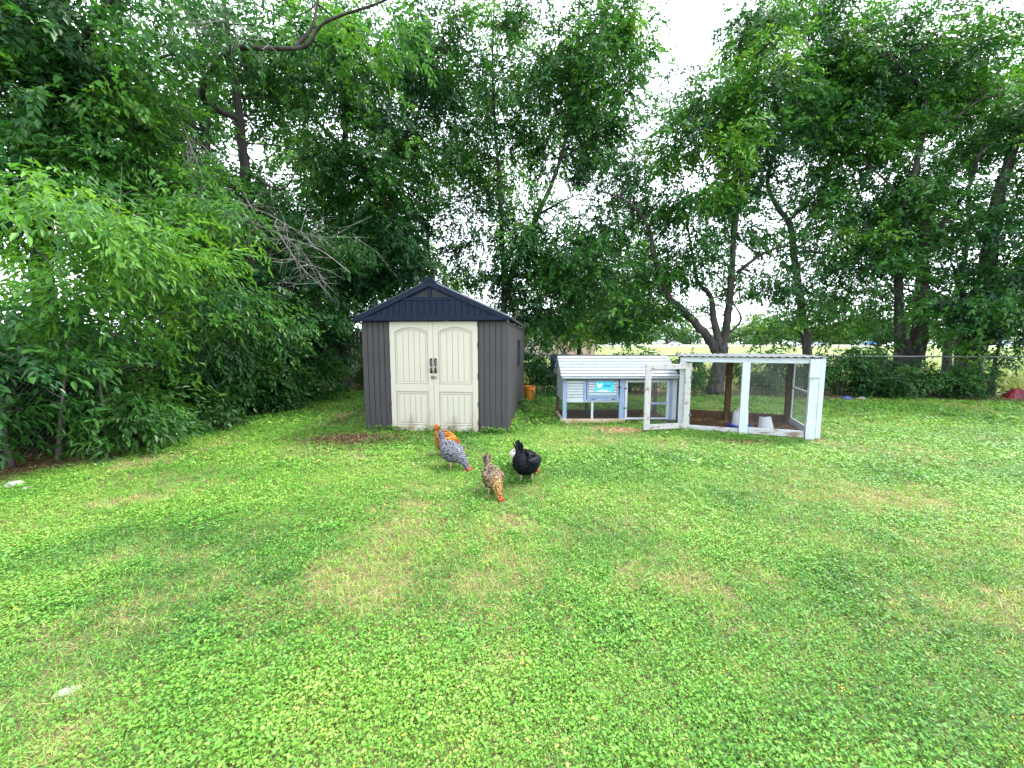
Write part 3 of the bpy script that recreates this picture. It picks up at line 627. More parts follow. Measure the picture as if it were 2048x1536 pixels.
def hen(kind, loc, head_deg, label, scale=1.0, tail_up=0.0, neck=(.17, .10, .225, .045), fluff=1.0):
    o = empty('hen', (loc[0], loc[1], 0), R(head_deg), label, 'hen', 'hens pecking on the lawn'); o.scale = (scale, scale, scale * .97)
    nx_, nz_, hx, hz = neck
    # spine stations: x, z, half width, half height
    st = [(-.190, .385 + tail_up, .006, .012), (-.180, .355 + tail_up, .012, .036), (-.163, .315 + tail_up * .7, .020, .052), (-.140, .270 + tail_up * .35, .034, .062), (-.105, .225, .062, .082),
          (-.055, .205, .088 * fluff, .112), (-.005, .190, .100 * fluff, .120), (.045, .178, .096 * fluff, .112), (.09, .160, .082, .092), (.13, .138, .058, .066), (nx_, nz_ + .005, .040, .046), ((nx_ + hx) / 2, (nz_ + hz) / 2, .030, .034),
          (hx - .012, hz + .008, .025, .027), (hx + .012, hz - .006, .021, .022), (hx + .030, hz - .018, .011, .011), (hx + .037, hz - .023, .003, .003)]
    st = np.array(st); sp = smooth_path(st, 3); n = 18; k = len(sp)
    tg = np.gradient(sp[:, :2], axis=0); tg /= np.linalg.norm(tg, axis=1)[:, None]
    th = np.arange(n) / n * 2 * math.pi; v = []
    for i in range(k):
        nm = np.array((-tg[i, 1], tg[i, 0]))
        for a in th:
            ww = max(sp[i, 2], .002) * math.cos(a); hh = max(sp[i, 3], .002) * math.sin(a)
            wob = 1 + .03 * math.sin(7 * a + i * 1.7) + .02 * random.uniform(-1, 1)
            v.append((sp[i, 0] + nm[0] * hh * wob, ww * wob, sp[i, 1] + nm[1] * hh * wob))
    t = []
    for i in range(k - 1):
        for j in range(n):
            p, q = i * n + j, i * n + (j + 1) % n; t += [(p, q + n, q), (p, p + n, q + n)]
    v += [tuple(np.mean(v[:n], 0)), tuple(np.mean(v[-n:], 0))]
    for j in range(n): t += [(k * n, j, (j + 1) % n), (k * n + 1, (k - 1) * n + (j + 1) % n, (k - 1) * n + j)]
    MB().add(v, t).build('body', HENM[kind], o, smooth=True)
    fm = MB()                                                                # overlapping ruffled feathers
    for i in range(11, k - 9, 1):
        nm = np.array((-tg[i, 1], tg[i, 0])); cnt = max(6, int(sp[i, 2] * 170))
        for q in range(cnt):
            a = (q + .5 * (i % 2) + random.uniform(-.25, .25)) / cnt * 2 * math.pi
            u3 = np.array((nm[0] * math.sin(a), math.cos(a), nm[1] * math.sin(a))); p = np.array((sp[i, 0] + nm[0] * sp[i, 3] * math.sin(a), sp[i, 2] * math.cos(a), sp[i, 1] + nm[1] * sp[i, 3] * math.sin(a)))
            bk = -np.array((tg[i, 0], 0, tg[i, 1])); sd = np.cross(u3, bk); fl_ = min(.034, .012 + sp[i, 2] * .24) * random.uniform(.8, 1.25); wd_ = fl_ * .42; lift = random.uniform(.05, .22) * fl_
            p = p + u3 * .001; fm.add([p, p + bk * fl_ * .55 + sd * wd_ + u3 * lift * .7, p + bk * fl_ + u3 * lift, p + bk * fl_ * .55 - sd * wd_ + u3 * lift * .7, p + bk * fl_ * .5 + u3 * (lift + .003)], [(0, 1, 4), (1, 2, 4), (2, 3, 4), (3, 0, 4)])
    props(fm.build('plumage', HENM[kind], o), kind='stuff')
    for s_ in (-1, 1):                                                       # folded wings
        wg = MB(); pts = smooth_path([(.085, s_ * .072, .205), (.03, s_ * .097 * fluff, .215), (-.05, s_ * .088 * fluff, .225), (-.12, s_ * .045, .25)], 5)
        vv, tt = tube(pts, np.interp(np.linspace(0, 1, len(pts)), [0, .25, .7, 1], [.02, .05, .04, .006]), 10)
        cy = pts[:, 1].mean(); vv = np.array(vv); vv[:, 1] = cy + (vv[:, 1] - cy) * .45
        wg.add(vv, tt).build('wing', HENM[kind], o, smooth=True)
    for q in range(7):                                                       # tail feathers
        a = (q - 3) / 3.0; base = np.array((-.145, a * .02, .275 + tail_up * .4)); tip = np.array((-.195 - .02 * (1 - abs(a)), a * .045, .375 + tail_up + .03 * (1 - abs(a)) - .03 * (q % 2)))
        d = tip - base; s_ = np.array((0.35, .9 * (1 if a >= 0 else -1), .25)); s_ /= np.linalg.norm(s_)
        m1 = base + d * .6
        MB().add([base - s_ * .010, base + s_ * .010, m1 + s_ * .021, tip + s_ * .004, m1 - s_ * .021, m1 + np.array((-.006, 0, -.004))], [(0, 1, 5), (1, 2, 5), (2, 3, 5), (3, 4, 5), (4, 0, 5), (0, 4, 3), (0, 3, 2), (0, 2, 1)]).build('tail_feather', HENM[kind], o)
    cb = MB()                                                                # comb, wattles, beak, eyes
    for q in range(5):
        bx_, bz_ = hx - .016 + q * .013, hz + .032 - q * .010
        cb.add([(bx_ - .007, -.003, bz_ - .012), (bx_ + .009, -.003, bz_ - .016), (bx_ + .012 + .004 * q, 0, bz_ + .030), (bx_ - .007, .003, bz_ - .012), (bx_ + .009, .003, bz_ - .016)], [(0, 1, 2), (3, 2, 4), (0, 2, 3), (1, 4, 2), (0, 3, 4), (0, 4, 1)])
    cb.build('comb', M['comb'], o)
    for s_ in (-1, 1):
        vv, tt = lathe([(.001, -.024), (.012, -.016), (.013, .002), (.007, .014), (.001, .016)], 8)
        MB().add(np.array(vv) * (1, .5, 1) + (hx + .006, s_ * .012, hz - .036), tt).build('wattle', M['comb'], o, smooth=True)
        vv, tt = lathe([(.001, -.018), (.019, -.008), (.020, .006), (.001, .018)], 8)
        MB().add(np.array(vv) * (1.2, .35, 1) + (hx + .012, s_ * .020, hz - .006), tt).build('face_patch', M['comb'], o, smooth=True)
        vv, tt = lathe([(.0005, -.004), (.004, 0), (.0005, .004)], 8)
        MB().add(np.array(vv) + (hx + .010, s_ * .0245, hz + .001), tt).build('eye', M['eye'], o, smooth=True)
    MB().tube([(hx + .028, 0, hz - .016), (hx + .042, 0, hz - .026), (hx + .054, 0, hz - .038)], [.009, .006, .001], 6).build('beak', M['beak'], o)
    for s_, off in ((-1, .015), (1, -.025)):                                  # legs with three toes and a spur toe
        lx = -.005 + off; l = MB().tube([(lx, s_ * .045, .13), (lx + .012, s_ * .047, .075), (lx - .004, s_ * .047, .006)], [.017, .0085, .007], 7)
        for a in (-.5, 0, .5): l.tube([(lx - .004, s_ * .047, .009), (lx + .025 * math.cos(a), s_ * .047 + .03 * math.sin(a), .007), (lx + .05 * math.cos(a), s_ * .047 + .055 * math.sin(a), .004)], [.006, .005, .002], 5)
        l.tube([(lx - .004, s_ * .047, .008), (lx - .03, s_ * .047, .004)], [.005, .002], 5); l.build('leg', M['leg_skin'], o)
    return o
hen('barred', (-.70, 4.42), -34, 'black and white barred hen with bright red comb, pecking beside the orange hen', 1.06, .03)
hen('orange', (-.865, 4.95), 62, 'orange buff hen behind the barred hen in front of the shed doors', 1.08, .05, (.165, .16, .215, .125))
hen('brown', (-.19, 3.62), -66, 'brown speckled hen with golden neck, the nearest one to the viewer', 0.93, .02)
hen('black', (.16, 4.00), 60, 'glossy black hen turned away from the viewer', 1.12, .07, (.15, .10, .185, .06), 1.2)
hen('white', (.085, 4.32), 100, 'white hen mostly hidden behind the black hen', .95, -.08)

# ------------------------------------------------------------------ fences
BF0, BF1 = np.array((-6.15, 13.1)), np.array((18., 9.95))
def chain_fence(name, a, b, h, label, posts, z_wire=(0.03, None), spacing=.068, skip=None):
    d = b - a; Ln = float(np.linalg.norm(d)); o = empty(name, (a[0], a[1], 0), math.atan2(d[1], d[0]), label, 'fence', 'chain link fences round the yard')
    MB().tube([(0, 0, h), (Ln, 0, h)], .021, 8).build('top_rail', M['galv'], o)
    for x in posts:
        MB().tube([(x, .03, -.05), (x, .03, h + .03)], .027, 8).tube([(x, .03, h + .03), (x, .03, h + .05)], [.033, .01], 8).build('post', M['galv'], o)
    mb = MB(); nd = int((Ln + h) / spacing)
    for k in range(nd):
        for sgn in (1, -1):
            x0 = k * spacing - (h if sgn == 1 else 0); p0 = np.array((x0, 0, .03 if sgn == 1 else h)); 
            if sgn == 1: q0, q1 = (x0, .03), (x0 + h - .03, h)
            else: q0, q1 = (x0, h), (x0 + h - .03, .03)
            (xa, za), (xb, zb) = q0, q1
            if xb <= 0 or xa >= Ln: continue
            if xa < 0: za += (zb - za) * (0 - xa) / (xb - xa); xa = 0
            if xb > Ln: zb = za + (zb - za) * (Ln - xa) / (xb - xa); xb = Ln
            mb.tube([(xa, .004 * sgn, za), (xb, .004 * sgn, zb)], .0017, 3, False)
    props(mb.build('chain_link_mesh', M['galv'], o), kind='stuff')
    return o
chain_fence('chain_link_fence', BF0, BF1, 1.13, 'long chain link fence with top rail behind the run and trees', [.05] + list(np.arange(1.15, 24.2, 3.03)) + [19.35])
chain_fence('chain_link_fence', np.array((-6.15, 1.2)), np.array((-6.15, 13.05)), 1.13, 'chain link fence half buried in the hedge on the left', list(np.arange(.6, 12, 2.8)))
wf0, wf1 = np.array((-13.0, 15.2)), np.array((-3.2, 14.4)); dd = wf1 - wf0; wl_ = float(np.linalg.norm(dd))
pf = empty('wooden_fence', (wf0[0], wf0[1], 0), math.atan2(dd[1], dd[0]), 'old wooden board fence in the dark gap left of the shed', 'fence')
fbm = shared_box('fence_board', (.135, .02, 1.95), .004)
for k in range(int(wl_ / .145)): link('fence_board', fbm, M['fence_wood'], pf, (k * .145, random.uniform(-.004, .004), random.uniform(0, .04)))
for z in (.35, 1.65): MB().box((0, -.06, z), (wl_, -.008, z + .09), .004).build('fence_rail', M['fence_wood'], pf)

# ------------------------------------------------------------------ trees
def ell(n, bias=.5):
    d = rng.normal(size=(n, 3)); d /= np.linalg.norm(d, axis=1)[:, None]; return d * (rng.random(n) ** bias)[:, None]
NT = [0]
def grow(kind, label, base, limbs, blobs, bark='bark', leafm='leaf', temps=None, spray_k=11, tint=.38, tvar=.20, scale=1.0, od=2.4, group='trees along the fences', dead=None, leaf_area=.0026, branch_r=.017, sub=32, cat='tree', crown_name='crown', trunk_name='trunk', k=1.15, back=0.0):
    """limbs: lists of world points with start/end radius; blobs: centre, radii; leaf sprays hang in clumps on real twigs"""
    if temps is None and np.mean([bl[0][1] for bl in blobs]) > 10.2: temps = SPRAY_T; k = k * 1.35
    temps = temps or SPRAY
    base = np.asarray(base, float); o = empty(kind, base, 0, label, cat, group)
    tb = MB(); nodes = []
    for pts, r0, r1 in limbs:
        P_ = smooth_path(np.array(pts) - base, 7); f = np.linspace(0, 1, len(P_)); r1 = r1 * (.45 if r0 < .18 and r1 < .08 else 1); r = r0 + (r1 - r0) * f ** .8
        if abs(P_[0][2]) < .15: r = r * (1 + .35 * np.exp(-(P_[:, 2] - P_[0, 2]) / .25))
        P_[1:-1] += rng.normal(0, 1, (len(P_) - 2, 3)) * (r[1:-1] * .07)[:, None]
        v, t = tube(P_, r, 10 if r0 > .06 else 7, True, .03); tb.add(v, t); nodes.append(np.column_stack([P_, r]))
    nodes = np.vstack(nodes); up = nodes[nodes[:, 2] > min(.6, nodes[:, 2].max() * .4)]
    if not len(up): up = nodes
    Vs, Ts, Cs, n0 = [], [], [], 0
    for bl in blobs:
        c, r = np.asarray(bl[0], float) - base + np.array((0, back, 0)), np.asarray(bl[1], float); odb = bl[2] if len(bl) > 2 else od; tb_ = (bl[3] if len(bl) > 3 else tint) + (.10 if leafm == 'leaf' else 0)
        area = math.pi * max(r[0], r[1]) * r[2]
        ns = max(6, int(k * odb * area / (leaf_area * spray_k * scale ** 2) * (1.0)))
        K = max(3, int(ns / sub)); cc = c + ell(K, .42) * r
        s = (r[0] * r[1] * r[2] / K) ** (1 / 3) * 1.0
        per = rng.integers(K, size=ns); off = rng.normal(size=(ns, 3)) * s * np.array((.62, .62, .42)); pos = cc[per] + off
        outd = cc[per] - c + off * .7; phi = np.arctan2(outd[:, 1], outd[:, 0]) + rng.normal(0, .8, ns)
        tilt = rng.normal(.25, .38, ns); roll = rng.normal(0, .35, ns); sc = scale * rng.uniform(.8, 1.2, ns)
        Mx = rz(phi) @ ry(tilt) @ rx(roll) * sc[:, None, None]
        ti = tb_ + rng.normal(0, tvar, K)[per] + rng.normal(0, .06, ns)
        v, t, c_ = scatter(temps, Mx, pos, ti); Vs.append(v); Ts.append(t + n0); Cs.append(c_); n0 += len(v)
        for kk in range(K):                                                   # a twig from the nearest limb to every clump
            dv = up[:, :3] - cc[kk]; j = int(np.argmin((dv ** 2).sum(1) + 1.5 * np.maximum(0, dv[:, 2]) ** 2)); a = up[j, :3]; L_ = np.linalg.norm(cc[kk] - a)
            if L_ < .12: continue
            mid1 = a + (cc[kk] - a) * .4 + rng.normal(0, .06 * L_, 3) + np.array((0, 0, .10 * L_)); mid2 = a + (cc[kk] - a) * .75 + rng.normal(0, .06 * L_, 3) + np.array((0, 0, .08 * L_))
            rr = min(branch_r * (.5 + .35 * L_), up[j, 3] * .7)
            v, t = tube(np.array([a, mid1, mid2, cc[kk]]), [rr, rr * .75, rr * .5, rr * .22], 5, False); tb.add(v, t)
    tb.build(trunk_name, M[bark], o, smooth=True)
    if Vs:
        link(crown_name, np_mesh(crown_name, np.vstack(Vs), np.vstack(Ts), np.concatenate(Cs)), M[leafm], o)
        NT[0] += sum(len(t) for t in Ts)
    if dead:
        for pts, r0 in dead:
            db = MB(); r0 = r0 * .8; P_ = smooth_path(np.array(pts) - base, 5); db.tube(P_, np.linspace(r0, r0 * .2, len(P_)), 6)
            for q in range(int(len(P_) * 1.15)):
                i = rng.integers(2, len(P_) - 1); d = P_[i] - P_[i - 1]; d /= np.linalg.norm(d); a = P_[i]; L_ = rng.uniform(.25, .9)
                e = d + rng.normal(0, .8, 3) + np.array((0, 0, -.15)); e /= np.linalg.norm(e); m_ = a + e * L_ * .5 + rng.normal(0, .05, 3); b_ = a + e * L_ + rng.normal(0, .10, 3)
                db.tube([a, m_, b_], [r0 * .5, r0 * .35, r0 * .12], 4)
                for u_ in range(2):
                    e2 = e + rng.normal(0, .7, 3); e2 /= np.linalg.norm(e2); db.tube([m_, m_ + e2 * .2 + rng.normal(0, .02, 3), m_ + e2 * .38], [r0 * .25, r0 * .18, r0 * .08], 4)
            db.build('dead_branch', M['deadwood'], o)
    return o
def B(px, py, Y, rpx, rpy, dep=None, od=None, tint=None):
    c = at(px, py, Y); k = Y / F_PX; r = (rpx * k, dep if dep else .6 * (rpx + rpy) / 2 * k, rpy * k)
    out = [c, r]
    if od is not None or tint is not None: out.append(od if od is not None else 2.4)
    if tint is not None: out.append(tint)
    return out
def G(x, y): return np.array((x, y, 0.))

# -- left hedge: a near young tree, bright leaves
b = G(-5.75, 4.75)
grow('young_tree', 'bright leafy young tree at the left edge with thin pale stems', b,
     [([b, b + (.03, .05, .5), b + (.22, .02, 1.2), b + (.5, -.1, 2.0)], .028, .012), ([b + (.25, .30, 0), b + (.32, .3, .5), b + (.42, .25, 1.2), b + (.8, .4, 2.1)], .026, .012), ([b + (-.2, -.3, 0), b + (-.15, -.4, .9), b + (.1, -.5, 1.9)], .026, .012)],
     [B(90, 500, 4.5, 190, 90, .55, 1.7, .66), B(300, 500, 5.3, 170, 75, .6, 1.7, .66), B(160, 590, 4.7, 150, 80, .5, 1.6, .60), B(370, 590, 6.0, 130, 70, .6, 1.7, .56), B(40, 700, 4.4, 100, 110, .45, 1.7, .5), B(220, 690, 5.3, 120, 60, .5, 1.8, .42),
      B(60, 400, 5.0, 140, 70, .6, 1.7, .7), B(10, 860, 4.2, 55, 70, .35, 2.0, .5), B(270, 790, 5.6, 50, 28, .3, 1.8, .45), B(110, 800, 4.9, 60, 35, .3, 1.5, .42)],
     'bark_pale', temps=SPRAY_NEAR, spray_k=10, leaf_area=.0019, branch_r=.012, sub=22, tvar=.2)
b = G(-6.0, 5.45)
grow('young_tree', 'young tree with one crooked pale stem in the left hedge', b,
     [([b, b + (.05, 0, .6), b + (.2, .1, 1.3), b + (.3, .2, 2.6)], .038, .014)],
     [B(420, 480, 7.0, 130, 90, .7, 1.7, .62), B(300, 400, 7.2, 150, 70, .8, 1.7, .62), B(470, 640, 7.4, 110, 70, .6, 2.2, .40), B(380, 720, 7.2, 110, 60, .6, 2.2, .36), B(330, 830, 6.2, 60, 30, .3, 2, .42)],
     'bark_pale', temps=SPRAY_NEAR, spray_k=10, leaf_area=.0020, branch_r=.012, sub=26)
# -- big trees on the left
b = G(-8.6, 7.2)
grow('hackberry_tree', 'tall tree filling the upper left corner', b,
     [([b, b + (.1, -.1, 2), at(80, 300, 7.0), at(110, 100, 6.8), at(130, -120, 6.8)], .19, .09), ([at(100, 160, 6.9), at(180, 60, 6.6), at(260, -60, 6.4)], .08, .03), ([at(90, 240, 7), at(20, 120, 6.4), at(-60, 20, 6)], .07, .03)],
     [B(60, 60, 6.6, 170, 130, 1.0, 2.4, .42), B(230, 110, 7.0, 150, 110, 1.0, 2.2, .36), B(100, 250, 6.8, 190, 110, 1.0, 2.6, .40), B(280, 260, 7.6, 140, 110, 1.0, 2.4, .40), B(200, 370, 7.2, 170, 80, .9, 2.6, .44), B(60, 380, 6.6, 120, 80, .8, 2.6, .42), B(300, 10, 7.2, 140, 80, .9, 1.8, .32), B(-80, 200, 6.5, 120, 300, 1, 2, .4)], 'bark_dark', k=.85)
b = G(-6.3, 8.7)
grow('hackberry_tree', 'tall dark tree with a bent limb over the left hedge', b,
     [([b, at(505, 650, 8.8), at(492, 380, 8.8), at(478, 230, 8.6), at(462, 120, 8.4), at(440, -60, 8.2)], .17, .07), ([at(478, 240, 8.6), at(405, 195, 8.0), at(455, 105, 7.6), at(560, 98, 7.4), at(612, 92, 7.3), at(650, 45, 7.2), at(760, 5, 7.0), at(850, -40, 6.9)], .06, .03), ([at(590, 95, 7.35), at(625, 50, 7.5), at(640, -30, 7.6)], .04, .03), ([at(470, 170, 8.5), at(350, 110, 8.4), at(270, 150, 8.4)], .05, .02), ([at(490, 340, 8.8), at(560, 380, 8.4), at(600, 330, 8.2)], .04, .015)],
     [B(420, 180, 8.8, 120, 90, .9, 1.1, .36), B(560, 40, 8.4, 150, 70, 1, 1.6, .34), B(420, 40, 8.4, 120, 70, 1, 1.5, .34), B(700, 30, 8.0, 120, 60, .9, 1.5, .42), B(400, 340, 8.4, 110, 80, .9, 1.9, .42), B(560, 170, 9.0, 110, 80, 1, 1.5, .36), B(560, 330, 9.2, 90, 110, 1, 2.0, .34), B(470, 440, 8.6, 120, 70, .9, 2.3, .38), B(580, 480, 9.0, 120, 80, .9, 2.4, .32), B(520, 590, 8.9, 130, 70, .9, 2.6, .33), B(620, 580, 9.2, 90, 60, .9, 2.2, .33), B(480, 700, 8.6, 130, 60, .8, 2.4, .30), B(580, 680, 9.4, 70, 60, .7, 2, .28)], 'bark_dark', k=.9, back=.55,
     dead=[([at(700, 545, 7.4), at(640, 500, 7.2), at(560, 470, 7.0), at(490, 440, 6.9), at(430, 450, 6.8)], .011), ([at(480, 370, 7.6), at(520, 440, 7.2), at(590, 490, 7.0), at(650, 560, 6.9)], .010), ([at(470, 400, 7.2), at(540, 430, 6.9), at(620, 470, 6.7), at(735, 475, 6.6)], .009), ([at(560, 470, 7.0), at(600, 530, 6.7), at(660, 590, 6.5)], .008), ([at(340, 170, 7.4), at(370, 260, 7.1), at(400, 340, 7.0), at(420, 420, 6.9)], .011), ([at(560, 110, 7.4), at(500, 60, 7.0), at(440, 40, 6.8), at(380, 80, 6.6)], .010)])
b = G(-5.3, 12.0)
grow('hackberry_tree', 'tree with dark trunk standing just left of the shed', b,
     [([b, at(688, 600, 12), at(684, 400, 12), at(690, 220, 12), at(675, 60, 12), at(670, -80, 12)], .17, .07), ([at(686, 420, 12), at(760, 330, 11.6), at(820, 260, 11.2), at(870, 150, 11)], .09, .03), ([at(688, 300, 12), at(620, 220, 12), at(600, 120, 12)], .07, .03), ([at(686, 480, 12), at(740, 440, 11.2), at(780, 430, 10.6)], .05, .02)],
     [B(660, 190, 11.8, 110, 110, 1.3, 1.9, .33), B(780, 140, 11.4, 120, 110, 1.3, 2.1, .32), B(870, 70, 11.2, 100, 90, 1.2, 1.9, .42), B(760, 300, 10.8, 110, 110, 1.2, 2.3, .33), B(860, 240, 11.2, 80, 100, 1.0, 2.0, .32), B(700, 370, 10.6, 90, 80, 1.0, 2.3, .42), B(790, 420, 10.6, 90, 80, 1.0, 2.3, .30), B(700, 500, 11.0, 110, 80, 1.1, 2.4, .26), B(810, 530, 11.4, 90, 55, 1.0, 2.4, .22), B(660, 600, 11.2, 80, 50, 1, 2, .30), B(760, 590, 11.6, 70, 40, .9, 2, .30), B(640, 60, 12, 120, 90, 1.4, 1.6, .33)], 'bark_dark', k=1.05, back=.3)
b = G(-.35, 12.3)
grow('hackberry_tree', 'two stemmed tree rising behind the shed ridge', b,
     [([b, at(1008, 600, 12.2), at(1004, 480, 12.2), at(1000, 380, 12.1), at(990, 260, 12), at(985, 130, 12), at(990, -40, 12)], .12, .035), ([at(1010, 600, 12.2), at(1030, 530, 12.1), at(1075, 430, 12), at(1110, 350, 12), at(1140, 240, 12), at(1155, 120, 12), at(1160, -40, 12)], .12, .035), ([at(1075, 430, 12), at(1130, 400, 11.6), at(1170, 385, 11.4)], .05, .015), ([at(1120, 320, 12), at(1180, 280, 12), at(1220, 260, 12)], .045, .012)],
     [B(1000, 100, 12, 90, 120, 1.3, 1.7, .36), B(1120, 90, 12, 110, 110, 1.3, 2.0, .40), B(1200, 60, 12, 90, 80, 1.2, 1.8, .42), B(1000, 270, 12, 70, 100, 1.0, 1.5, .34), B(1110, 260, 12, 90, 100, 1.1, 1.7, .34), B(1200, 210, 12, 90, 90, 1.1, 1.7, .36), B(1040, 410, 11.4, 50, 60, .7, 1.9, .5), B(1130, 460, 11.6, 80, 70, .9, 1.9, .30), B(1040, 500, 11.4, 80, 60, .9, 2.0, .36), B(1160, 530, 11.6, 100, 70, 1.0, 2.2, .36), B(980, 560, 12, 70, 40, .9, 1.5, .28), B(1080, 590, 11.8, 90, 60, .9, 2.1, .30), B(1220, 350, 12.2, 80, 80, 1, 1.3, .33), B(1180, 640, 12, 80, 50, .9, 2.2, .42), B(1265, 120, 12.4, 55, 80, 1.0, 1.3, .42), B(1240, 20, 12.4, 45, 60, 1, 1.5, .42), B(1080, 680, 12.2, 50, 40, .8, 1.8, .22), B(1300, 75, 12, 22, 16, .4, 1.0, .3), B(930, 310, 12.2, 60, 80, .9, 1.2, .34), B(960, 460, 12.2, 60, 60, .9, 1.2, .34), B(900, 540, 12.4, 60, 40, .8, 1.2, .34), B(890, 420, 12.6, 60, 70, .9, 1.1, .34), B(960, 390, 12.6, 50, 60, .9, 1.0, .34), B(1180, 440, 12.4, 80, 70, .9, 1.2, .33), B(1250, 480, 12.4, 60, 70, .9, .9, .34)], 'bark_dark', back=.4)
b = G(6.0, 11.35)
grow('hackberry_tree', 'many stemmed tree leaning out behind the chicken run', b,
     [([b, at(1440, 720, 11.35), at(1440, 695, 11.35)], .21, .19), ([at(1438, 710, 11.35), at(1412, 670, 11.3), at(1370, 625, 11.2), at(1335, 590, 11.1), at(1310, 520, 11), at(1295, 450, 10.9), at(1250, 400, 10.8), at(1190, 380, 10.7)], .15, .04), ([at(1440, 700, 11.35), at(1428, 640, 11.4), at(1420, 590, 11.4), at(1395, 560, 11.5), at(1380, 480, 11.6), at(1370, 420, 11.7)], .12, .035), ([at(1444, 705, 11.35), at(1455, 640, 11.3), at(1462, 560, 11.2), at(1468, 470, 11.1), at(1478, 400, 11), at(1490, 310, 11), at(1510, 230, 11), at(1515, 120, 11)], .13, .035), ([at(1460, 665, 11.3), at(1482, 640, 11.2), at(1472, 615, 11.1), at(1462, 600, 11.1)], .04, .03), ([at(1475, 545, 11.2), at(1530, 505, 11), at(1590, 492, 10.8), at(1640, 505, 10.7)], .06, .02), ([at(1470, 470, 11.1), at(1450, 330, 11), at(1455, 240, 11)], .05, .02), ([at(1340, 590, 11.1), at(1290, 560, 11), at(1230, 555, 10.9), at(1180, 580, 10.8)], .05, .015)],
     [B(1420, 270, 10.8, 100, 90, 1.1, 2.0, .46), B(1550, 120, 11, 90, 110, 1.2, 2.1, .5), B(1470, 200, 11.2, 80, 60, 1.0, 1.7, .5), B(1400, 400, 10.6, 100, 60, .9, 2.2, .52), B(1420, 470, 10.6, 70, 50, .8, 1.8, .40), B(1530, 290, 10.9, 90, 100, 1.0, 1.9, .36), B(1500, 420, 10.9, 70, 90, .9, 1.5, .36), B(1560, 540, 11.2, 60, 50, .8, 1.1, .34), B(1440, 560, 11.6, 60, 40, .7, .9, .36), B(1330, 330, 11.2, 70, 80, .9, 1.5, .33), B(1290, 430, 11.2, 60, 50, .8, .7, .30), B(1320, 540, 11, 60, 50, .8, 1.4, .34), B(1380, 550, 11.3, 60, 50, .8, 1.0, .34), B(1520, 570, 11, 60, 40, .8, 1.3, .34), B(1250, 560, 11, 80, 50, .9, 1.8, .40), B(1280, 640, 11.4, 80, 55, .9, 2.2, .38), B(1400, 610, 11.5, 60, 30, .7, .9, .36), B(1365, 215, 11.4, 50, 50, .8, 1.3, .42), B(1560, 30, 11, 70, 60, 1, 1.9, .44)], 'bark', back=.35)
b = G(9.7, 12.4)
grow('hackberry_tree', 'single pale grey trunk curving up behind the right end of the run', b,
     [([b, at(1612, 690, 12.4), at(1600, 600, 12.4), at(1588, 510, 12.3), at(1580, 450, 12.3), at(1555, 415, 12.2), at(1535, 360, 12.1), at(1560, 280, 12), at(1600, 180, 12), at(1620, 60, 12)], .15, .05), ([at(1590, 505, 12.3), at(1640, 505, 12), at(1700, 535, 11.8), at(1760, 540, 11.6)], .06, .02), ([at(1580, 440, 12.3), at(1640, 380, 12), at(1690, 310, 12)], .05, .02)],
     [B(1630, 80, 12, 100, 100, 1.2, 2.0, .42), B(1620, 240, 12, 100, 100, 1.2, 2.0, .34), B(1700, 170, 12, 90, 100, 1.1, 2.0, .38), B(1660, 370, 12, 80, 70, 1.0, 1.6, .30), B(1690, 480, 11.8, 90, 60, 1.0, 1.7, .30), B(1620, 440, 12.2, 60, 60, .9, 1.2, .34), B(1660, 570, 12, 80, 50, .9, 1.4, .26), B(1560, 360, 12.2, 60, 60, .8, 1.2, .3), B(1560, 640, 12.6, 50, 40, .8, 1.2, .40), B(1640, 640, 12.4, 60, 40, .8, 1.5, .34), B(1720, 640, 12.4, 50, 50, .8, 1.5, .34)], 'bark', back=.35)
b = G(11.9, 11.55)
grow('hackberry_tree', 'forked double trunk tree at the right behind the fence rail', b,
     [([b, at(1822, 720, 11.55), at(1825, 680, 11.55)], .30, .20), ([b + (-.28, .05, 0), at(1798, 700, 11.5), at(1797, 620, 11.5), at(1800, 520, 11.5), at(1815, 420, 11.4), at(1832, 330, 11.3), at(1850, 250, 11.2), at(1845, 190, 11.2), at(1812, 145, 11.1), at(1780, 110, 11)], .15, .04), ([at(1830, 720, 11.5), at(1842, 640, 11.4), at(1845, 560, 11.4), at(1850, 450, 11.3), at(1850, 360, 11.2)], .22, .09), ([at(1848, 500, 11.4), at(1890, 440, 11.2), at(1940, 370, 11), at(1965, 300, 10.8), at(2040, 240, 10.6)], .09, .03), ([at(1846, 255, 11.2), at(1910, 235, 11), at(1960, 200, 10.9), at(2010, 190, 10.8)], .05, .02), ([at(1845, 195, 11.2), at(1830, 130, 11), at(1870, 70, 11)], .04, .015), ([at(1815, 420, 11.4), at(1770, 360, 11.4), at(1720, 320, 11.4)], .06, .02), ([at(1798, 600, 11.5), at(1770, 560, 11.2), at(1745, 540, 11)], .05, .02)],
     [B(1800, 90, 11.2, 110, 100, 1.2, 2.0, .42), B(1930, 80, 11, 120, 100, 1.2, 2.1, .40), B(1760, 230, 11.4, 90, 90, 1.1, 2.1, .34), B(1900, 190, 11, 110, 90, 1.1, 2.0, .36), B(1780, 370, 11.4, 90, 70, 1.0, 1.6, .28), B(1900, 330, 11, 100, 90, 1.1, 2.1, .34), B(1960, 440, 10.8, 100, 80, 1.0, 1.5, .28), B(1790, 470, 11, 80, 60, .9, 1.8, .30), B(1760, 530, 11, 70, 50, .8, 1.8, .26), B(1880, 540, 11.2, 70, 50, .8, 1.1, .28), B(1740, 10, 11.4, 100, 60, 1.1, 1.8, .42), B(2040, 150, 10.8, 90, 130, 1.0, 1.8, .34)], 'bark_dark', back=.7)
b = G(13.35, 11.3)
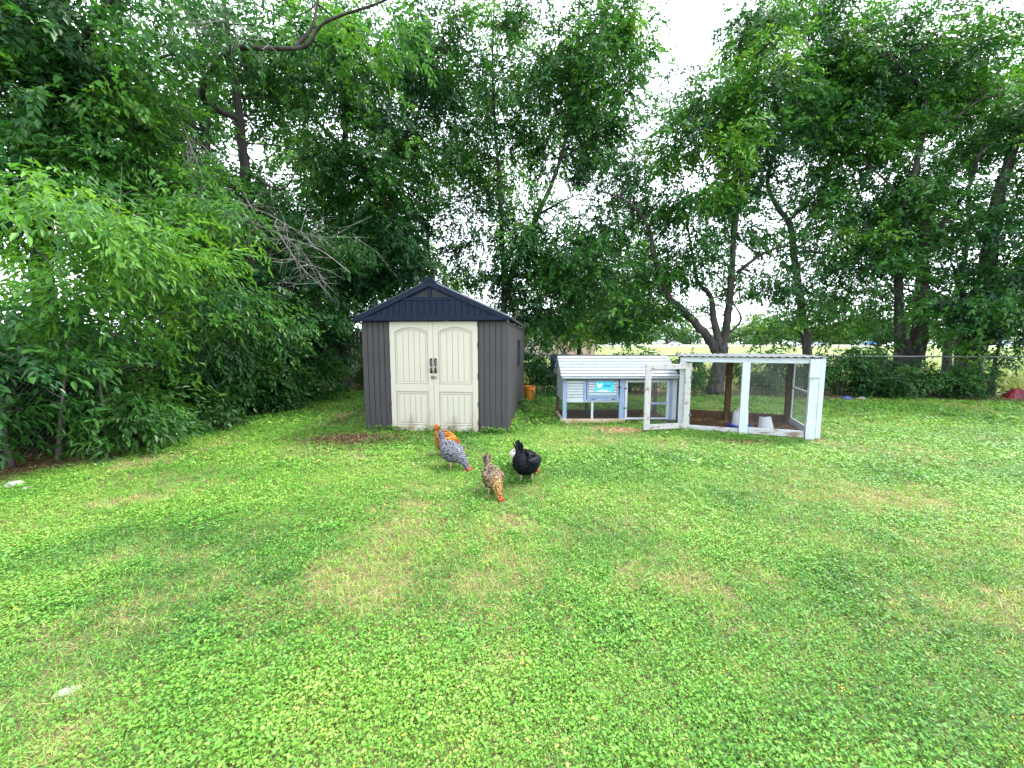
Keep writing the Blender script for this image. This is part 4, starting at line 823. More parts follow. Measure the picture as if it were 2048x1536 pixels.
grow('hackberry_tree', 'thick dark trunk at the far right beside the bright field', b,
     [([b, at(1938, 720, 11.3), at(1948, 640, 11.3), at(1970, 560, 11.2), at(1985, 470, 11), at(2000, 380, 10.8), at(2060, 200, 10.6)], .36, .08), ([b + (.1, 0, .2), at(1965, 680, 11.2), at(1995, 600, 11), at(2050, 520, 10.8), at(2100, 420, 10.6)], .22, .05), ([at(1945, 650, 11.3), at(1920, 570, 11.1), at(1900, 520, 11)], .12, .03)],
     [B(2010, 560, 10.6, 80, 70, .9, 2.0, .30), B(1960, 620, 10.5, 90, 45, .8, 1.9, .36), B(2040, 640, 10.4, 60, 60, .8, 1.6, .34), B(2030, 420, 10.6, 80, 80, 1.0, 1.8, .28), B(2090, 250, 10.6, 100, 120, 1.1, 1.8, .34), B(1900, 640, 11.0, 50, 35, .7, 1.2, .34), B(2120, 560, 10.6, 80, 150, 1, 1.8, .3)], 'bark_dark')
b = G(13.75, 10.95)
grow('sapling', 'thin dark sapling against the fence post at the far right', b,
     [([b, b + (-.02, 0, .6), b + (.05, 0, 1.4), b + (.2, -.1, 2.4)], .075, .02), ([b + (0, 0, .15), b + (-.2, 0, .5), b + (-.35, .1, .9)], .035, .015)],
     [B(2000, 720, 10.9, 45, 30, .5, 1.1, .42), B(1965, 700, 11, 30, 30, .4, 1.1, .42), B(2030, 690, 10.8, 40, 25, .5, 1.0, .42)], 'bark_dark')
b = G(-8.0, 5.6)
grow('hedge_tree', 'dense dark hedge tree behind the pale stems at left', b, [([b, b + (0, 0, 1.2), b + (.2, 0, 2.6)], .09, .03), ([b + (.1, .4, 0), b + (.3, .6, 1.2), b + (.3, .8, 2.4)], .07, .03)],
     [B(40, 640, 6.2, 190, 110, .7, 2.2, .30), B(60, 780, 6.0, 170, 70, .6, 2.2, .28), B(230, 660, 7.2, 150, 110, .7, 2.2, .28), B(250, 780, 7.4, 140, 60, .6, 2.2, .28), B(-150, 700, 5.5, 120, 160, .7, 2, .3), B(-40, 860, 5.6, 120, 60, .6, 2, .3)], 'bark_dark', scale=1.15)
b = G(-8.4, 9.6)
grow('hedge_tree', 'dense dark hedge tree in the middle distance at left', b, [([b, b + (0, 0, 1.2), b + (.2, 0, 3)], .1, .03)],
     [B(400, 660, 9.6, 120, 120, .8, 2.4, .28), B(330, 780, 9.0, 140, 50, .7, 2.4, .26), B(480, 760, 10.0, 110, 60, .7, 2.4, .26), B(560, 700, 11.0, 90, 90, .8, 2.2, .26), B(330, 560, 9.4, 120, 90, .8, 2.2, .3)], 'bark_dark', scale=1.15)
# -- trees beyond the back fence
b = G(-10.5, 13.5)
grow('hackberry_tree', 'shadowed tree deep behind the left hedge', b, [([b, b + (.3, 0, 3), b + (.2, .1, 6.5), b + (.6, 0, 10)], .2, .06)],
     [B(330, 470, 13.5, 150, 130, 1.5, 2.6, .34), B(480, 560, 13.2, 140, 110, 1.5, 2.6, .3), B(250, 300, 13.5, 170, 140, 1.5, 2.2, .36), B(560, 640, 13.0, 110, 60, 1.2, 2.4, .26), B(350, 130, 13.6, 150, 120, 1.5, 1.3, .36)], 'bark_dark', scale=1.3)
b = G(-3.2, 16.0)
grow('hackberry_tree', 'leafy tree farther back between the shed roof and dark trunk', b, [([b, b + (.1, 0, 3), b + (-.2, 0, 6), b + (.2, 0, 9)], .16, .05)],
     [B(760, 480, 16, 110, 90, 1.5, 2.0, .30), B(850, 570, 15.8, 90, 50, 1.2, 2.0, .26), B(640, 540, 16, 110, 90, 1.4, 2.2, .28), B(620, 380, 16, 100, 100, 1.4, 1.5, .36), B(640, 650, 15.6, 80, 30, 1, 1.6, .3)], 'bark_dark', scale=1.3)
b = G(3.0, 17.5)
grow('hackberry_tree', 'yellow green tree farther back above the hutch', b, [([b, b + (.1, 0, 2), b + (.3, 0, 4), b + (.1, 0, 5.5)], .13, .04)],
     [B(1160, 560, 17, 90, 60, 1.4, 1.9, .55), B(1220, 620, 16.6, 90, 70, 1.3, 2.4, .60), B(1240, 520, 17, 80, 60, 1.3, 1.3, .5), B(1330, 640, 17, 50, 35, 1, 1.2, .5), B(1120, 640, 16.8, 70, 50, 1.2, 2.0, .48), B(1290, 590, 17, 60, 60, 1.2, 1.3, .46)], 'bark', scale=1.3)
b = G(17.0, 15.0)
grow('hackberry_tree', 'leafy tree beyond the fence between the right hand trunks', b, [([b, b + (-.1, 0, 2.5), b + (.2, 0, 5), b + (0, 0, 7.5)], .16, .05)],
     [B(1880, 440, 15, 100, 70, 1.3, 1.1, .32), B(1960, 250, 14.6, 100, 100, 1.3, 1.5, .34), B(1900, 600, 15, 70, 60, 1, 1.6, .40), B(1700, 590, 15, 80, 50, 1.0, 1.6, .34), B(1770, 640, 15, 60, 40, 1, 1.4, .4), B(2010, 600, 15, 70, 60, 1, 1.6, .36), B(1760, 440, 15, 90, 80, 1.2, 1.1, .3)], 'bark_dark', scale=1.25)

# -- shrubs under the trees
def shrub(label, x, y, rx_, ry_, h, tint=.36, od=2.6, group='shrubs along the fences', near=False, stems=4):
    b = G(x, y); L = []
    for q in range(stems):
        a = rng.uniform(0, 6.28); L.append(([b + (.1 * math.cos(a), .1 * math.sin(a), 0), b + (.25 * rx_ * math.cos(a), .25 * ry_ * math.sin(a), h * .45), b + (.5 * rx_ * math.cos(a), .5 * ry_ * math.sin(a), h * .85)], .02, .007))
    return grow('shrub', label, b, L, [[b + (0, 0, h * .56), (rx_, ry_, h * .46)], [b + (rx_ * .4, -ry_ * .3, h * .4), (rx_ * .6, ry_ * .7, h * .36)]], 'bark_dark', 'leaf_shrub', SPRAY_NEAR if near else SPRAY_SHRUB, 9, tint, .14, 1.0, od, group, leaf_area=.0020, branch_r=.008, sub=24, cat='shrub', crown_name='foliage', trunk_name='stems')
shrub('tall dark shrub beyond the fence at the far left edge', -7.3, 4.5, .9, .8, 2.1, .36, near=True)
shrub('dark leafy shrub under the hedge near the left edge', -6.3, 3.7, .7, .6, 1.3, .42, near=True)
shrub('bright leafy shrub bulging over the lawn below the young tree', -5.35, 5.3, .55, .5, 1.0, .55, near=True)
shrub('low leafy shrub beside the pale hedge stems', -6.35, 5.9, .55, .55, 1.1, .40)
shrub('shrub sprawling onto the lawn from the left hedge', -5.6, 6.7, .7, .55, 1.2, .5)
shrub('dense shrub in the middle of the left hedge', -5.8, 7.6, .8, .8, 1.9, .46)
shrub('shrub where the left hedge meets the shade', -5.6, 8.7, .8, .7, 1.7, .44)
shrub('arching shrub before the dark hollow left of the shed', -5.3, 9.8, .8, .6, 1.5, .42)
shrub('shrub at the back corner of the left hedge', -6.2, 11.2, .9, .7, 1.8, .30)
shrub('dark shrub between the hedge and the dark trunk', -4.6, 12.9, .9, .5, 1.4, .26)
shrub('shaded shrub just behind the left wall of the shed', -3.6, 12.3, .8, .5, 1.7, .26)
shrub('green shrub seen between the shed and the hutch', 1.05, 11.7, .75, .55, 1.25, .34)
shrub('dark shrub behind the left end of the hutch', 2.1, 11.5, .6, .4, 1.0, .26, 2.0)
shrub('shrub behind the hutch roof under the rail', 3.7, 11.9, .8, .5, 1.45, .32)
shrub('rounded shrub seen through the open run', 4.9, 11.2, .65, .4, 1.15, .36)
shrub('shrub seen through the wire side of the run', 7.4, 11.2, .85, .45, 1.25, .36)
shrub('dark shrub at the right rear corner of the run', 9.3, 10.9, .8, .45, 1.35, .32)
shrub('shrub left of the forked trunks', 10.5, 10.75, .6, .4, 1.25, .28)
shrub('bright leaved shrub in front of the forked trunks', 11.7, 10.6, .6, .4, 1.2, .42)
shrub('shrub right of the forked trunks', 12.4, 10.75, .45, .35, 1.05, .34)
shrub('tall shrub rising above the rail near the pale trunk', 10.6, 11.8, .8, .5, 1.9, .36, 1.6)
def weed(label, x, y, r, h, tint):
    b = G(x, y); return grow('weed_plant', label, b, [([b, b + (.02, 0, h * .8)], .008, .003)], [[b + (0, 0, h * .5), (r, r, h * .42)]], 'bark_dark', 'leaf_shrub', SPRAY_SHRUB, 9, tint, .1, .8, 2.4, 'weeds at the lawn edge', leaf_area=.0020, branch_r=.004, sub=10, cat='weed', crown_name='foliage', trunk_name='stems')
weed('broad leaved weed clump on the lawn edge below the hedge', -4.95, 6.35, .32, .32, .5)
weed('small weed clump by the brown leaf litter', -5.35, 5.75, .25, .25, .46)
weed('weeds growing up the right wall of the shed', .22, 7.9, .16, .42, .55)
weed('weeds at the rear right corner of the shed', .5, 9.4, .2, .35, .55)
weed('low weeds left of the hutch legs', .75, 10.6, .45, .4, .5)
weed('weed tuft beside the left wall of the shed', -2.75, 8.2, .22, .3, .5)

# ------------------------------------------------------------------ lawn and litter (nobody could count these)
def greenness(x, y):
    n = .42 * vnoise(x, y, 1.15, 1) + .33 * vnoise(x, y, .38, 2) + .25 * vnoise(x, y, .14, 3)
    g = np.clip((n - .21) / .24, 0, 1)
    SP = {(820, 1060): 1.0, (700, 1165): 1.0, (960, 1190): .8, (450, 1155): .8, (780, 1220): .8, (150, 1480): .9, (1590, 960): .8}
    for px, py, r, s in [(820, 1060, .55, .85), (700, 1165, .40, .8), (960, 1190, .32, .8), (1020, 1240, .25, .6), (450, 1155, .16, .9), (850, 960, .6, .5), (1590, 960, .5, .7), (1280, 1010, .35, .5), (1810, 990, .4, .7), (150, 1480, .16, .9), (130, 1395, .16, .9), (80, 1300, .3, .4), (1530, 1390, .1, .7), (1250, 1380, .15, .5), (1000, 1010, .22, .5), (1980, 1220, .3, .7), (1390, 1200, .2, .4), (1620, 1320, .25, .4), (780, 1220, .25, .6)]:
        q = gp(px, py); g = g - SP.get((px, py), .45) * s * np.exp(-((x - q[0]) ** 2 + (y - q[1]) ** 2 / 1.2) / (r * r))
    return np.clip(g, 0, 1)
BARE = [(700, 880, .75, .42, .95), (780, 885, .5, .2, .7), (640, 905, .5, .25, .6), (1235, 862, .38, .2, 1.0), (1480, 885, .45, .15, .7), (1400, 790, 1.2, .8, .7), (1990, 880, .6, .3, .6), (300, 960, .7, .3, .5), (690, 840, .5, .8, .5), (1640, 880, .25, .2, .8)]
def bareness(x, y):
    b_ = np.zeros_like(x)
    for px, py, rx_, ry_, s in BARE:
        q = gp(px, py); b_ = np.maximum(b_, s * np.exp(-((x - q[0]) / rx_) ** 2 - ((y - q[1]) / ry_) ** 2))
    edge = np.clip((-5.25 + .25 * np.sin(y * 1.7) + .15 * np.sin(y * 4.1) - x) / .5, 0, 1)          # under the left hedge
    back = np.clip((y - (11.2 - .134 * (x - 0) * 1.0 - .25 + .2 * np.sin(x * 1.3))) / .7, 0, 1)
    return np.clip(np.maximum(b_, np.maximum(edge, back)) * (.7 + .6 * vnoise(x, y, .3, 9)), 0, 1)
def keep_out(x, y):
    a = -SHED_RZ; dx, dy = x - SHED_LOC[0], y - SHED_LOC[1]; lx, ly = dx * math.cos(a) - dy * math.sin(a), dx * math.sin(a) + dy * math.cos(a)
    k = (lx > -.02) & (lx < SW + .02) & (ly > -.02) & (ly < SDp)
    k |= (x > .95) & (x < 3.1) & (y > 7.15) & (y < 8.15)
    a = -RRZ; dx, dy = x - RUN0[0], y - RUN0[1]; lx, ly = dx * math.cos(a) - dy * math.sin(a), dx * math.sin(a) + dy * math.cos(a)
    return k | ((lx > -.02) & (lx < RW + .04) & (ly > -.03) & (ly < RD))
def pts_zone(y0, y1, dens):
    x0, x1 = max(-6.9, -1.42 * y1 - .9), min(16.5, 1.42 * y1 + .9); n = int(dens * (x1 - x0) * (y1 - y0)); x = rng.uniform(x0, x1, n); y = rng.uniform(y0, y1, n)
    k = (np.abs(x) < 1.42 * y + .9) & ~keep_out(x, y); return x[k], y[k]
def weed_temp(n, L, W, hexa=False, h=.03):
    v, t, c = [], [], []
    for i in range(n):
        a = i * 2.4 + rng.uniform(-.5, .5); r = rng.uniform(.0, .030); z = rng.uniform(.3, 1.0) * h
        d = np.array((math.cos(a), math.sin(a), rng.uniform(-.25, .65))); lv, lt = leaf(np.array((r * math.cos(a), r * math.sin(a), z)), d, np.array((rng.normal(0, .3), rng.normal(0, .3), 1.)), L * rng.uniform(.7, 1.2), W * rng.uniform(.8, 1.2), .2, rng.uniform(0, .25), hexa)
        t += [(p + len(v), q + len(v), s + len(v)) for p, q, s in lt]; v += lv; c += [rng.normal(0, .13)] * len(lt)
    return np.array(v), np.array(t), np.array(c)
def grass_temp(n, L, W, lean=.8, z0=0.0, simple=False):
    v, t, c = [], [], []
    for i in range(n):
        a = rng.uniform(0, 6.28); l = L * rng.uniform(.5, 1.2); r = rng.uniform(0, .02); b_ = np.array((r * math.cos(a * 3), r * math.sin(a * 3), z0)); e = rng.uniform(.2, 1) * lean
        d = np.array((math.cos(a) * e, math.sin(a) * e, math.sqrt(max(.02, 1 - min(e, .99) ** 2)))); s_ = np.array((-math.sin(a), math.cos(a), 0)) * W * .5; m_ = b_ + d * l * .55; tip = b_ + d * l + np.array((math.cos(a), math.sin(a), 0)) * l * .25 - np.array((0, 0, l * .12 * e))
        k = len(v)
        if simple: v += [b_ - s_, b_ + s_, tip]; t += [(k, k + 1, k + 2)]; c += [rng.normal(0, .08)]; continue
        v += [b_ - s_, b_ + s_, m_ + s_ * .8, m_ - s_ * .8, tip]; t += [(k, k + 1, k + 2), (k, k + 2, k + 3), (k + 3, k + 2, k + 4)]; c += [rng.normal(0, .08)] * 3
    return np.array(v), np.array(t), np.array(c)
def straw_temp(n, L, W):
    v, t, c = [], [], []
    for i in range(n):
        a = rng.uniform(0, 6.28); l = L * rng.uniform(.4, 1.2); o_ = rng.normal(0, .02, 2); d = np.array((math.cos(a), math.sin(a), 0)); s_ = np.array((-math.sin(a), math.cos(a), 0)) * W; b_ = np.array((o_[0], o_[1], rng.uniform(.004, .02)))
        k = len(v); v += [b_ - s_, b_ + s_, b_ + d * l + np.array((0, 0, rng.uniform(-.003, .022)))]; t += [(k, k + 1, k + 2)]; c += [rng.normal(0, .2)]
    return np.array(v), np.array(t), np.array(c)
LAWN = {'w': [[], [], [], 0], 's': [[], [], [], 0]}
def push(key, v, t, c):
    A = LAWN[key]; A[0].append(v); A[1].append(t + A[3]); A[2].append(c); A[3] += len(v)
for (y0, y1, dw, dg, ds, sw, hexa) in [(.75, 1.7, 6000, 1700, 380, .50, False), (1.7, 2.8, 4600, 1350, 330, .58, False), (2.8, 4.4, 2500, 900, 220, .78, 'tri'), (4.4, 6.8, 1100, 420, 110, 1.12, 'tri'), (6.8, 13.3, 300, 220, 45, 1.85, 'tri')]:
    WT = [weed_temp(5, .023 * sw, .0155 * sw, hexa, .030 + .006 * sw) for _ in range(10)]; GT = [grass_temp(5, .062 * (.6 + .4 * sw), .0038 * sw, .8, 0, y0 > 2.5) for _ in range(8)]; ST = [straw_temp(7, .07 * (.5 + .5 * sw), .0016 * sw) for _ in range(8)]
    x, y = pts_zone(y0, y1, dw); g = greenness(x, y); br = bareness(x, y); k = rng.random(len(x)) < (.10 + .90 * g) * (1 - br) ** 1.3; x, y, g = x[k], y[k], g[k]; n = len(x)
    zl = vnoise(x, y, .5, 5); ti = .18 + .52 * vnoise(x, y, .7, 6) + .22 * (vnoise(x, y, .2, 7) - .5) + rng.normal(0, .15, n) + .10 * (1 - g); sc = np.clip(rng.lognormal(-.12, .28, n), .45, 1.6) * (.75 + .5 * zl)
    push('w', *scatter(WT, rz(rng.uniform(0, 6.28, n)) @ ry(rng.normal(0, .2, n)) * sc[:, None, None], np.column_stack([x, y, np.zeros(n)]), ti))
    x, y = pts_zone(y0, y1, dg); br = bareness(x, y); g = greenness(x, y); k = rng.random(len(x)) < (1 - br) ** 1.1 * (.55 + .45 * vnoise(x, y, .8, 11)); x, y, g = x[k], y[k], g[k]; n = len(x)
    ti = .38 + .45 * vnoise(x, y, .9, 8) + rng.normal(0, .12, n) + .22 * (1 - g); sc = rng.uniform(.7, 1.3, n)
    push('w', *scatter(GT, rz(rng.uniform(0, 6.28, n)) @ ry(rng.normal(0, .2, n)) * sc[:, None, None], np.column_stack([x, y, np.zeros(n)]), ti))
    x, y = pts_zone(y0, y1, ds * 2.4); g = greenness(x, y); br = bareness(x, y); k = rng.random(len(x)) < np.clip(1.05 - g, .12, 1) * (1 - .45 * br); x, y = x[k], y[k]; n = len(x)
    push('s', *scatter(ST, rz(rng.uniform(0, 6.28, n)) * rng.uniform(.7, 1.4, n)[:, None, None], np.column_stack([x, y, np.zeros(n)]), rng.normal(.55, .2, n)))
def flush(name, key, m, label, cat):
    A = LAWN[key]; o = link(name, np_mesh(name, np.vstack(A[0]), np.vstack(A[1]), np.concatenate(A[2])), M[m]); props(o, label, cat, kind='stuff'); return sum(len(t) for t in A[1])
# taller weeds hugging the shed walls
GT = [grass_temp(6, .12, .006, .6) for _ in range(6)] + [weed_temp(7, .045, .03, False, .10) for _ in range(6)]
u = rng.uniform(0, 1, 260); px_ = np.where(rng.random(260) < .5, u * SW, SW + .03 + np.abs(rng.normal(0, .05, 260))); py_ = np.where(px_ < SW, -.03 - np.abs(rng.normal(0, .03, 260)), u * SDp)
ca, sa = math.cos(SHED_RZ), math.sin(SHED_RZ); P3 = np.column_stack([SHED_LOC[0] + px_ * ca - py_ * sa, SHED_LOC[1] + px_ * sa + py_ * ca, np.zeros(260)])
push('w', *scatter(GT, rz(rng.uniform(0, 6.28, 260)) * rng.uniform(.5, 1.3, 260)[:, None, None], P3, rng.normal(.5, .15, 260)))
NT.append(flush('lawn_plants', 'w', 'lawn', 'short green lawn of clover like weeds and grass', 'grass')); NT.append(flush('dry_straw', 's', 'straw', 'dry straw coloured stalks scattered through the lawn', 'straw'))
# tiny yellow flowers
x, y = pts_zone(.8, 3.6, 9); k = rng.random(len(x)) < greenness(x, y); x, y = x[k], y[k]; n = len(x)
fl = [weed_temp(4, .007, .006, False, .0) for _ in range(3)]
v, t, c = scatter(fl, rz(rng.uniform(0, 6, n)), np.column_stack([x, y, np.full(n, .048)]), np.full(n, .5)); props(link('yellow_flowers', np_mesh('f', v, t, c), M['flower']), 'tiny yellow flowers dotted over the near lawn', 'flowers', kind='stuff')
# brown leaf litter under the hedges
n = 16000; x = np.concatenate([rng.uniform(-6.9, -4.8, n // 2), rng.uniform(-6, 15, n // 2)]); y = np.concatenate([rng.uniform(2.2, 12.5, n // 2), rng.uniform(9.2, 13, n // 2)])
x = np.concatenate([x, gp(720, 880)[0] + rng.normal(0, .5, 2600), gp(1480, 885)[0] + rng.normal(0, .5, 700)]); y = np.concatenate([y, gp(720, 880)[1] + rng.normal(0, .3, 2600), gp(1480, 885)[1] + rng.normal(0, .16, 700)])
k = (rng.random(len(x)) < bareness(x, y)) & ~keep_out(x, y); x, y = x[k], y[k]; n = len(x)
LT = [weed_temp(3, .055, .022, False, .012) for _ in range(6)]
v, t, c = scatter(LT, rz(rng.uniform(0, 6.28, n)) * rng.uniform(.6, 1.2, n)[:, None, None], np.column_stack([x + rng.normal(0, .02, n), y, np.zeros(n)]), rng.normal(.45, .22, n)); props(link('leaf_litter', np_mesh('l', v, t, c), M['litter']), 'brown fallen leaves under the hedges and by the shed', 'leaf litter', kind='stuff')
# wood chips: in the hutch and run, spilling at the door
MT = []
for q in range(6):
    a, b_, h = rng.uniform(.012, .03), rng.uniform(.004, .009), rng.uniform(.002, .005); vv = np.array([(x_, y_, z_) for x_ in (-a, a) for y_ in (-b_, b_) for z_ in (0, h)])
    MT.append((vv, np.array([(0, 1, 3), (0, 3, 2), (4, 7, 5), (4, 6, 7), (0, 5, 1), (0, 4, 5), (2, 3, 7), (2, 7, 6), (1, 5, 7), (1, 7, 3)]), np.full(10, 0.) + rng.normal(0, .1)))
n1, n2, n3 = 2600, 5200, 1100; lx, ly = rng.uniform(.04, RW - .04, n2), rng.uniform(.03, RD - .05, n2); q = gp(1238, 862)
x = np.concatenate([rng.uniform(1.0, 3.05, n1), RUN0[0] + lx * c22 - ly * s22, q[0] + rng.normal(0, .19, n3)]); y = np.concatenate([rng.uniform(7.2, 8.1, n1), RUN0[1] + lx * s22 + ly * c22, q[1] + rng.normal(.02, .10, n3)]); n = len(x)
ti = np.concatenate([rng.normal(.35, .2, n1 + n2), rng.normal(.85, .15, n3)])
v, t, c = scatter(MT, rz(rng.uniform(0, 6.28, n)) @ ry(rng.normal(0, .3, n)), np.column_stack([x, y, rng.uniform(.003, .02, n)]), ti); props(link('wood_chips', np_mesh('c', v, t, c), M['mulch']), 'brown wood chips covering the floor of hutch and run', 'wood chips', kind='stuff')
# tall field grass just beyond the fence
n = 9000; x = rng.uniform(-8, 34, n); y = 13.4 - .134 * x + rng.gamma(1.2, 6, n); FT = [grass_temp(4, .38, .022, .6) for _ in range(6)]; FTc = rng.normal(.5, .2, n)
v, t, c = scatter(FT, rz(rng.uniform(0, 6.28, n)) * rng.uniform(.5, 1.3, n)[:, None, None], np.column_stack([x, y, np.interp(y, [14, 130], [0, .55])]), FTc); props(link('field_grass', np_mesh('fg', v, t, c), M['field']), 'tall straw coloured grass in the field beyond the fence', 'grass', kind='stuff')

# ------------------------------------------------------------------ small things lying about
def heap(name, label, cat, loc, r, h, m, seed, sq=1.0):
    """a crumpled cloth heap"""
    g = np.random.default_rng(seed); nr, na = 7, 22; v = [(0, 0, h * .9)]
    for i in range(1, nr + 1):
        for j in range(na):
            a = j / na * 6.283; f = i / nr; rr = r * f * (1 + .18 * math.sin(3 * a + seed) + .10 * math.sin(5 * a)); zz = h * (1 - f ** 2.2) * (1 + .22 * math.sin(4 * a + 2 * f * 4)) + g.normal(0, .012) * (f < 1)
            v.append((rr * math.cos(a), rr * math.sin(a) * sq, max(.004, zz)))
    t = [(0, 1 + j, 1 + (j + 1) % na) for j in range(na)]
    for i in range(nr - 1):
        for j in range(na):
            p, q_ = 1 + i * na + j, 1 + i * na + (j + 1) % na; t += [(p, p + na, q_ + na), (p, q_ + na, q_)]
    o = MB().add(v, t).build(name, M[m], loc=loc); return props(o, label, cat)
heap('red_cloth', 'crumpled red cloth heap lying by the fence at the far right', 'cloth', (13.85, 10.5, 0), .36, .24, 'red_cloth', 3, .6)
heap('blue_rubbish', 'small dark blue plastic heap under the shrubs beside the run', 'rubbish', (9.05, 10.30, 0), .12, .07, 'blue_plastic', 5)
heap('pale_rubbish', 'pale crumpled scrap next to the blue heap', 'rubbish', (9.45, 10.28, 0), .09, .05, 'white_scrap', 6)
# tarp hung over the back fence rail
nx_, nz2 = 12, 10; v = []
for i in range(nx_ + 1):
    for j in range(nz2 + 1):
        s = j / nz2; v.append((-.32 + .64 * i / nx_, -.035 - .03 * math.sin(i * 1.3) * s - .05 * s, 1.16 - 1.0 * s + .02 * math.sin(i * 2.1) * s))
t = []
for i in range(nx_):
    for j in range(nz2): a = i * (nz2 + 1) + j; t += [(a, a + 1, a + nz2 + 2), (a, a + nz2 + 2, a + nz2 + 1)]
fy = 13.1 - .1304 * (1.52 + 6.15); tp = MB().add(v, t).build('tarp', M['navy_tarp'], loc=(1.52, fy, 0)); props(tp, 'dark blue tarp hanging on the fence left of the hutch', 'tarp')
sm = tp.modifiers.new('thickness', 'SOLIDIFY'); sm.thickness = .006
def stone(label, px, py, sx_, sy_, sz_, seed, m='white_scrap'):
    bm = bmesh.new(); bmesh.ops.create_icosphere(bm, subdivisions=2, radius=1); g = random.Random(seed)
    for vv in bm.verts: k = 1 + g.uniform(-.16, .16); vv.co = Vector((vv.co.x * sx_ * k, vv.co.y * sy_ * k, max(-.3, vv.co.z) * sz_ * k))
    p = gp(px, py); o = MB().bm(bm).build('pale_stone', M[m], loc=(p[0], p[1], sz_ * .25), rot=(0, 0, g.uniform(0, 3))); return props(o, label, 'stone', 'pale stones on the lawn')
stone('pale stone half sunk in grass at lower left', 135, 1388, .050, .028, .018, 1); stone('larger pale stone by the hedge at left edge', 30, 974, .075, .06, .05, 2); stone('flat pale stone lying right of the larger edge stone', 55, 978, .06, .035, .022, 3)
stone('small white pebble nearest the two edge stones on the left lawn', 100, 990, .03, .025, .02, 4); stone('small white pebble farthest right of the pebbles by the left hedge', 140, 978, .028, .022, .018, 5)

# ------------------------------------------------------------------ far background: cables, house, far trees, vehicles
for i, (pa, pb, Y, lab) in enumerate([((868, 368), (1640, 395), 26, 'upper overhead cable crossing behind the trees'), ((905, 402), (1320, 418), 26, 'lower overhead cable crossing behind the trees'), ((1700, 432), (2040, 446), 24, 'overhead cable at the right behind the trunks'), ((890, 238), (1000, 243), 26, 'highest overhead cable seen above the shed')]):
    a, b_ = at(*pa, Y), at(*pb, Y); d = (b_ - a) / (b_[0] - a[0]); P_ = [a + d * (x - a[0]) + np.array((0, 0, .0018 * (x - 5) ** 2)) for x in np.linspace(-30, 50, 41)]
    props(MB().tube(P_, .014, 5, False).build('overhead_cable', M['cable']), lab, 'cable', 'overhead cables')
hb = empty('brick_house', (3.6, 44, hgt(44)), R(4), 'pinkish brick house half hidden behind trees right of the shed', 'house')
MB().box((-6, 0, 0), (6, 9, 2.9)).build('wall', M['brick'], hb); rf = MB().prism([(-6.5, 2.9), (6.5, 2.9), (0, 5.2)], -.5, 9.5).build('roof', M['shingle'], hb)
MB().box((-3.2, 4, 3.8), (-2.4, 4.8, 5.9), .03).build('chimney', M['brick'], rf)
MB().prism([(-6.0, 2.9), (6.0, 2.9), (0, 5.0)], -.02, .0).build('gable_wall', M['brick'], hb)
for x in (-4, 0.5, 3.8):
    w_ = MB().box((x - .65, -.06, .9), (x + .65, -.005, 2.2), .02).build('window', M['trim'], hb); MB().box((x - .55, -.075, 1.0), (x + .55, -.062, 2.1)).build('pane', M['glass_dark'], w_)
MB().box((-1.9, -.05, 0), (-.95, -.004, 2.05), .02).build('door', M['trim'], hb)
fart = []
places = [(x_ + rng.uniform(-3, 3), 190 + rng.uniform(-12, 25), rng.uniform(9, 16)) for x_ in np.linspace(0, 300, 36)]
order = ['first', 'second', 'third', 'fourth', 'fifth', 'sixth', 'seventh', 'eighth', 'ninth', 'tenth']
for i, (x_, y_, h_) in enumerate(places):
    b = np.array((x_, y_, hgt(y_)))
    grow('far_tree', 'distant green tree in the tree line beyond the road', b, [([b, b + (0, 0, h_ * .4), b + (.3, 0, h_ * .8)], .3, .08)], [[b + (0, 0, h_ * .44), (h_ * .60, h_ * .45, h_ * .50), 4.2, float(np.clip(rng.normal(.40, .2), .1, .9))]], 'bark', 'leaf_far', SPRAY_FAR, 9, .45, .12, 1.0, 2.2, 'distant tree line beyond the road', leaf_area=.14, branch_r=.06, sub=20)
def car_profile(kind):
    if kind == 'van': return [(-2.3, .35), (-2.3, 1.0), (-2.2, 1.9), (.9, 1.95), (1.45, 1.25), (2.3, 1.05), (2.35, .35)], [(-1.9, 1.25), (-1.85, 1.75), (.75, 1.78), (1.2, 1.25)], 1.95
    if kind == 'pickup': return [(-2.6, .4), (-2.6, 1.1), (-.9, 1.1), (-.75, 1.75), (.55, 1.78), (1.15, 1.15), (2.5, 1.05), (2.6, .4)], [(-.65, 1.2), (-.6, 1.62), (.45, 1.64), (.9, 1.2)], 1.9
    return [(-2.2, .32), (-2.2, .85), (-1.5, .95), (-.95, 1.42), (.35, 1.45), (1.05, .98), (2.05, .82), (2.2, .32)], [(-1.15, 1.0), (-.85, 1.34), (.28, 1.36), (.80, 1.0)], 1.75
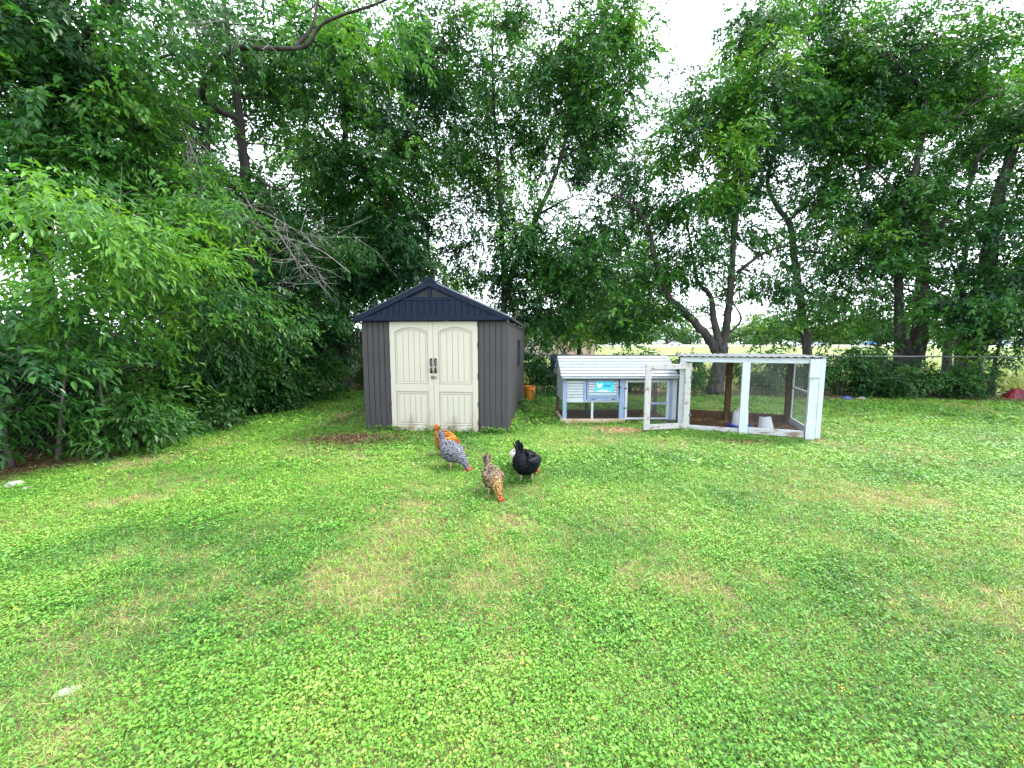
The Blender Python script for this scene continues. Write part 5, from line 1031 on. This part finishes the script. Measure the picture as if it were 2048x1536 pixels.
def vehicle(name, kind, label, cat, px, col, Y=145, rot=0):
    m = mat('car_paint_' + name + str(px), col, tuple(c * .95 for c in col), rough=.25, spec=.6); x = at(px, 690, Y)[0]
    o = empty(name, (x, Y, hgt(Y) + .03), R(rot), label, cat, 'vehicles on the far road'); P_, Wn, wd = car_profile(kind); h = wd / 2
    bm = bmesh.new(); lo = [bm.verts.new((p[0], -h, p[1])) for p in P_]; hi_ = [bm.verts.new((p[0], h, p[1])) for p in P_]; n = len(P_)
    bm.faces.new(lo); bm.faces.new(hi_[::-1])
    for i in range(n): bm.faces.new((lo[i], hi_[i], hi_[(i + 1) % n], lo[(i + 1) % n]))
    for vv in bm.verts:
        if vv.co.z > 1.2: vv.co.y *= .84
    bmesh.ops.bevel(bm, geom=bm.edges[:], offset=.07, segments=2, affect='EDGES'); MB().bm(bm).build('body', m, o)
    for s_ in (-1, 1):
        MB().prism(Wn, s_ * (h * .90), s_ * (h * .93 + .02)).build('window', M['glass_dark'], o)
        for wx in (-1.35, 1.4):
            vv, tt = lathe([(.001, -.1), (.20, -.1), (.33, -.09), (.33, .09), (.20, .1), (.001, .1)], 16); wv = np.array(vv) @ np.array(((1, 0, 0), (0, 0, 1), (0, 1, 0))) + (wx, s_ * (h - .08), .33)
            wh = MB().add(wv, tt).build('wheel', M['tyre'], o); vv, tt = lathe([(.001, -.02), (.19, -.02), (.19, .02), (.001, .02)], 12); MB().add(np.array(vv) @ np.array(((1, 0, 0), (0, 0, 1), (0, 1, 0))) + (wx, s_ * (h + .02), .33), tt).build('rim', M['galv'], wh)
        MB().box((P_[-1][0] - .10, s_ * h * .6, .62), (P_[-1][0] + .02, s_ * h * .9, .78), .01).build('headlight', M['lamp_clear'], o)
        MB().box((P_[0][0] - .02, s_ * h * .6, .68), (P_[0][0] + .05, s_ * h * .9, .84), .01).build('tail_light', M['lamp_red'], o)
    return o
vehicle('parked_car', 'car', 'pale silver car far off, seen left of the many stemmed tree', 'car', 1350, (.55, .62, .66)); vehicle('parked_car', 'car', 'white car far off left of the pale trunk', 'car', 1586, (.72, .74, .76))
vehicle('parked_car', 'car', 'grey blue car far off just right of the pale trunk', 'car', 1640, (.30, .38, .46)); vehicle('pickup_truck', 'pickup', 'blue pickup truck far off between the right hand trunks', 'truck', 1742, (.05, .20, .42))
vehicle('parked_car', 'car', 'white car far off beside the blue pickup', 'car', 1786, (.74, .75, .76), rot=20); vehicle('delivery_van', 'van', 'pale blue van far off at the right edge beyond the fence', 'van', 2010, (.42, .52, .64))
print('leaf tris trees', NT[0], 'lawn', NT[1:], 'total', sum(len(m.polygons) for m in bpy.data.meshes))
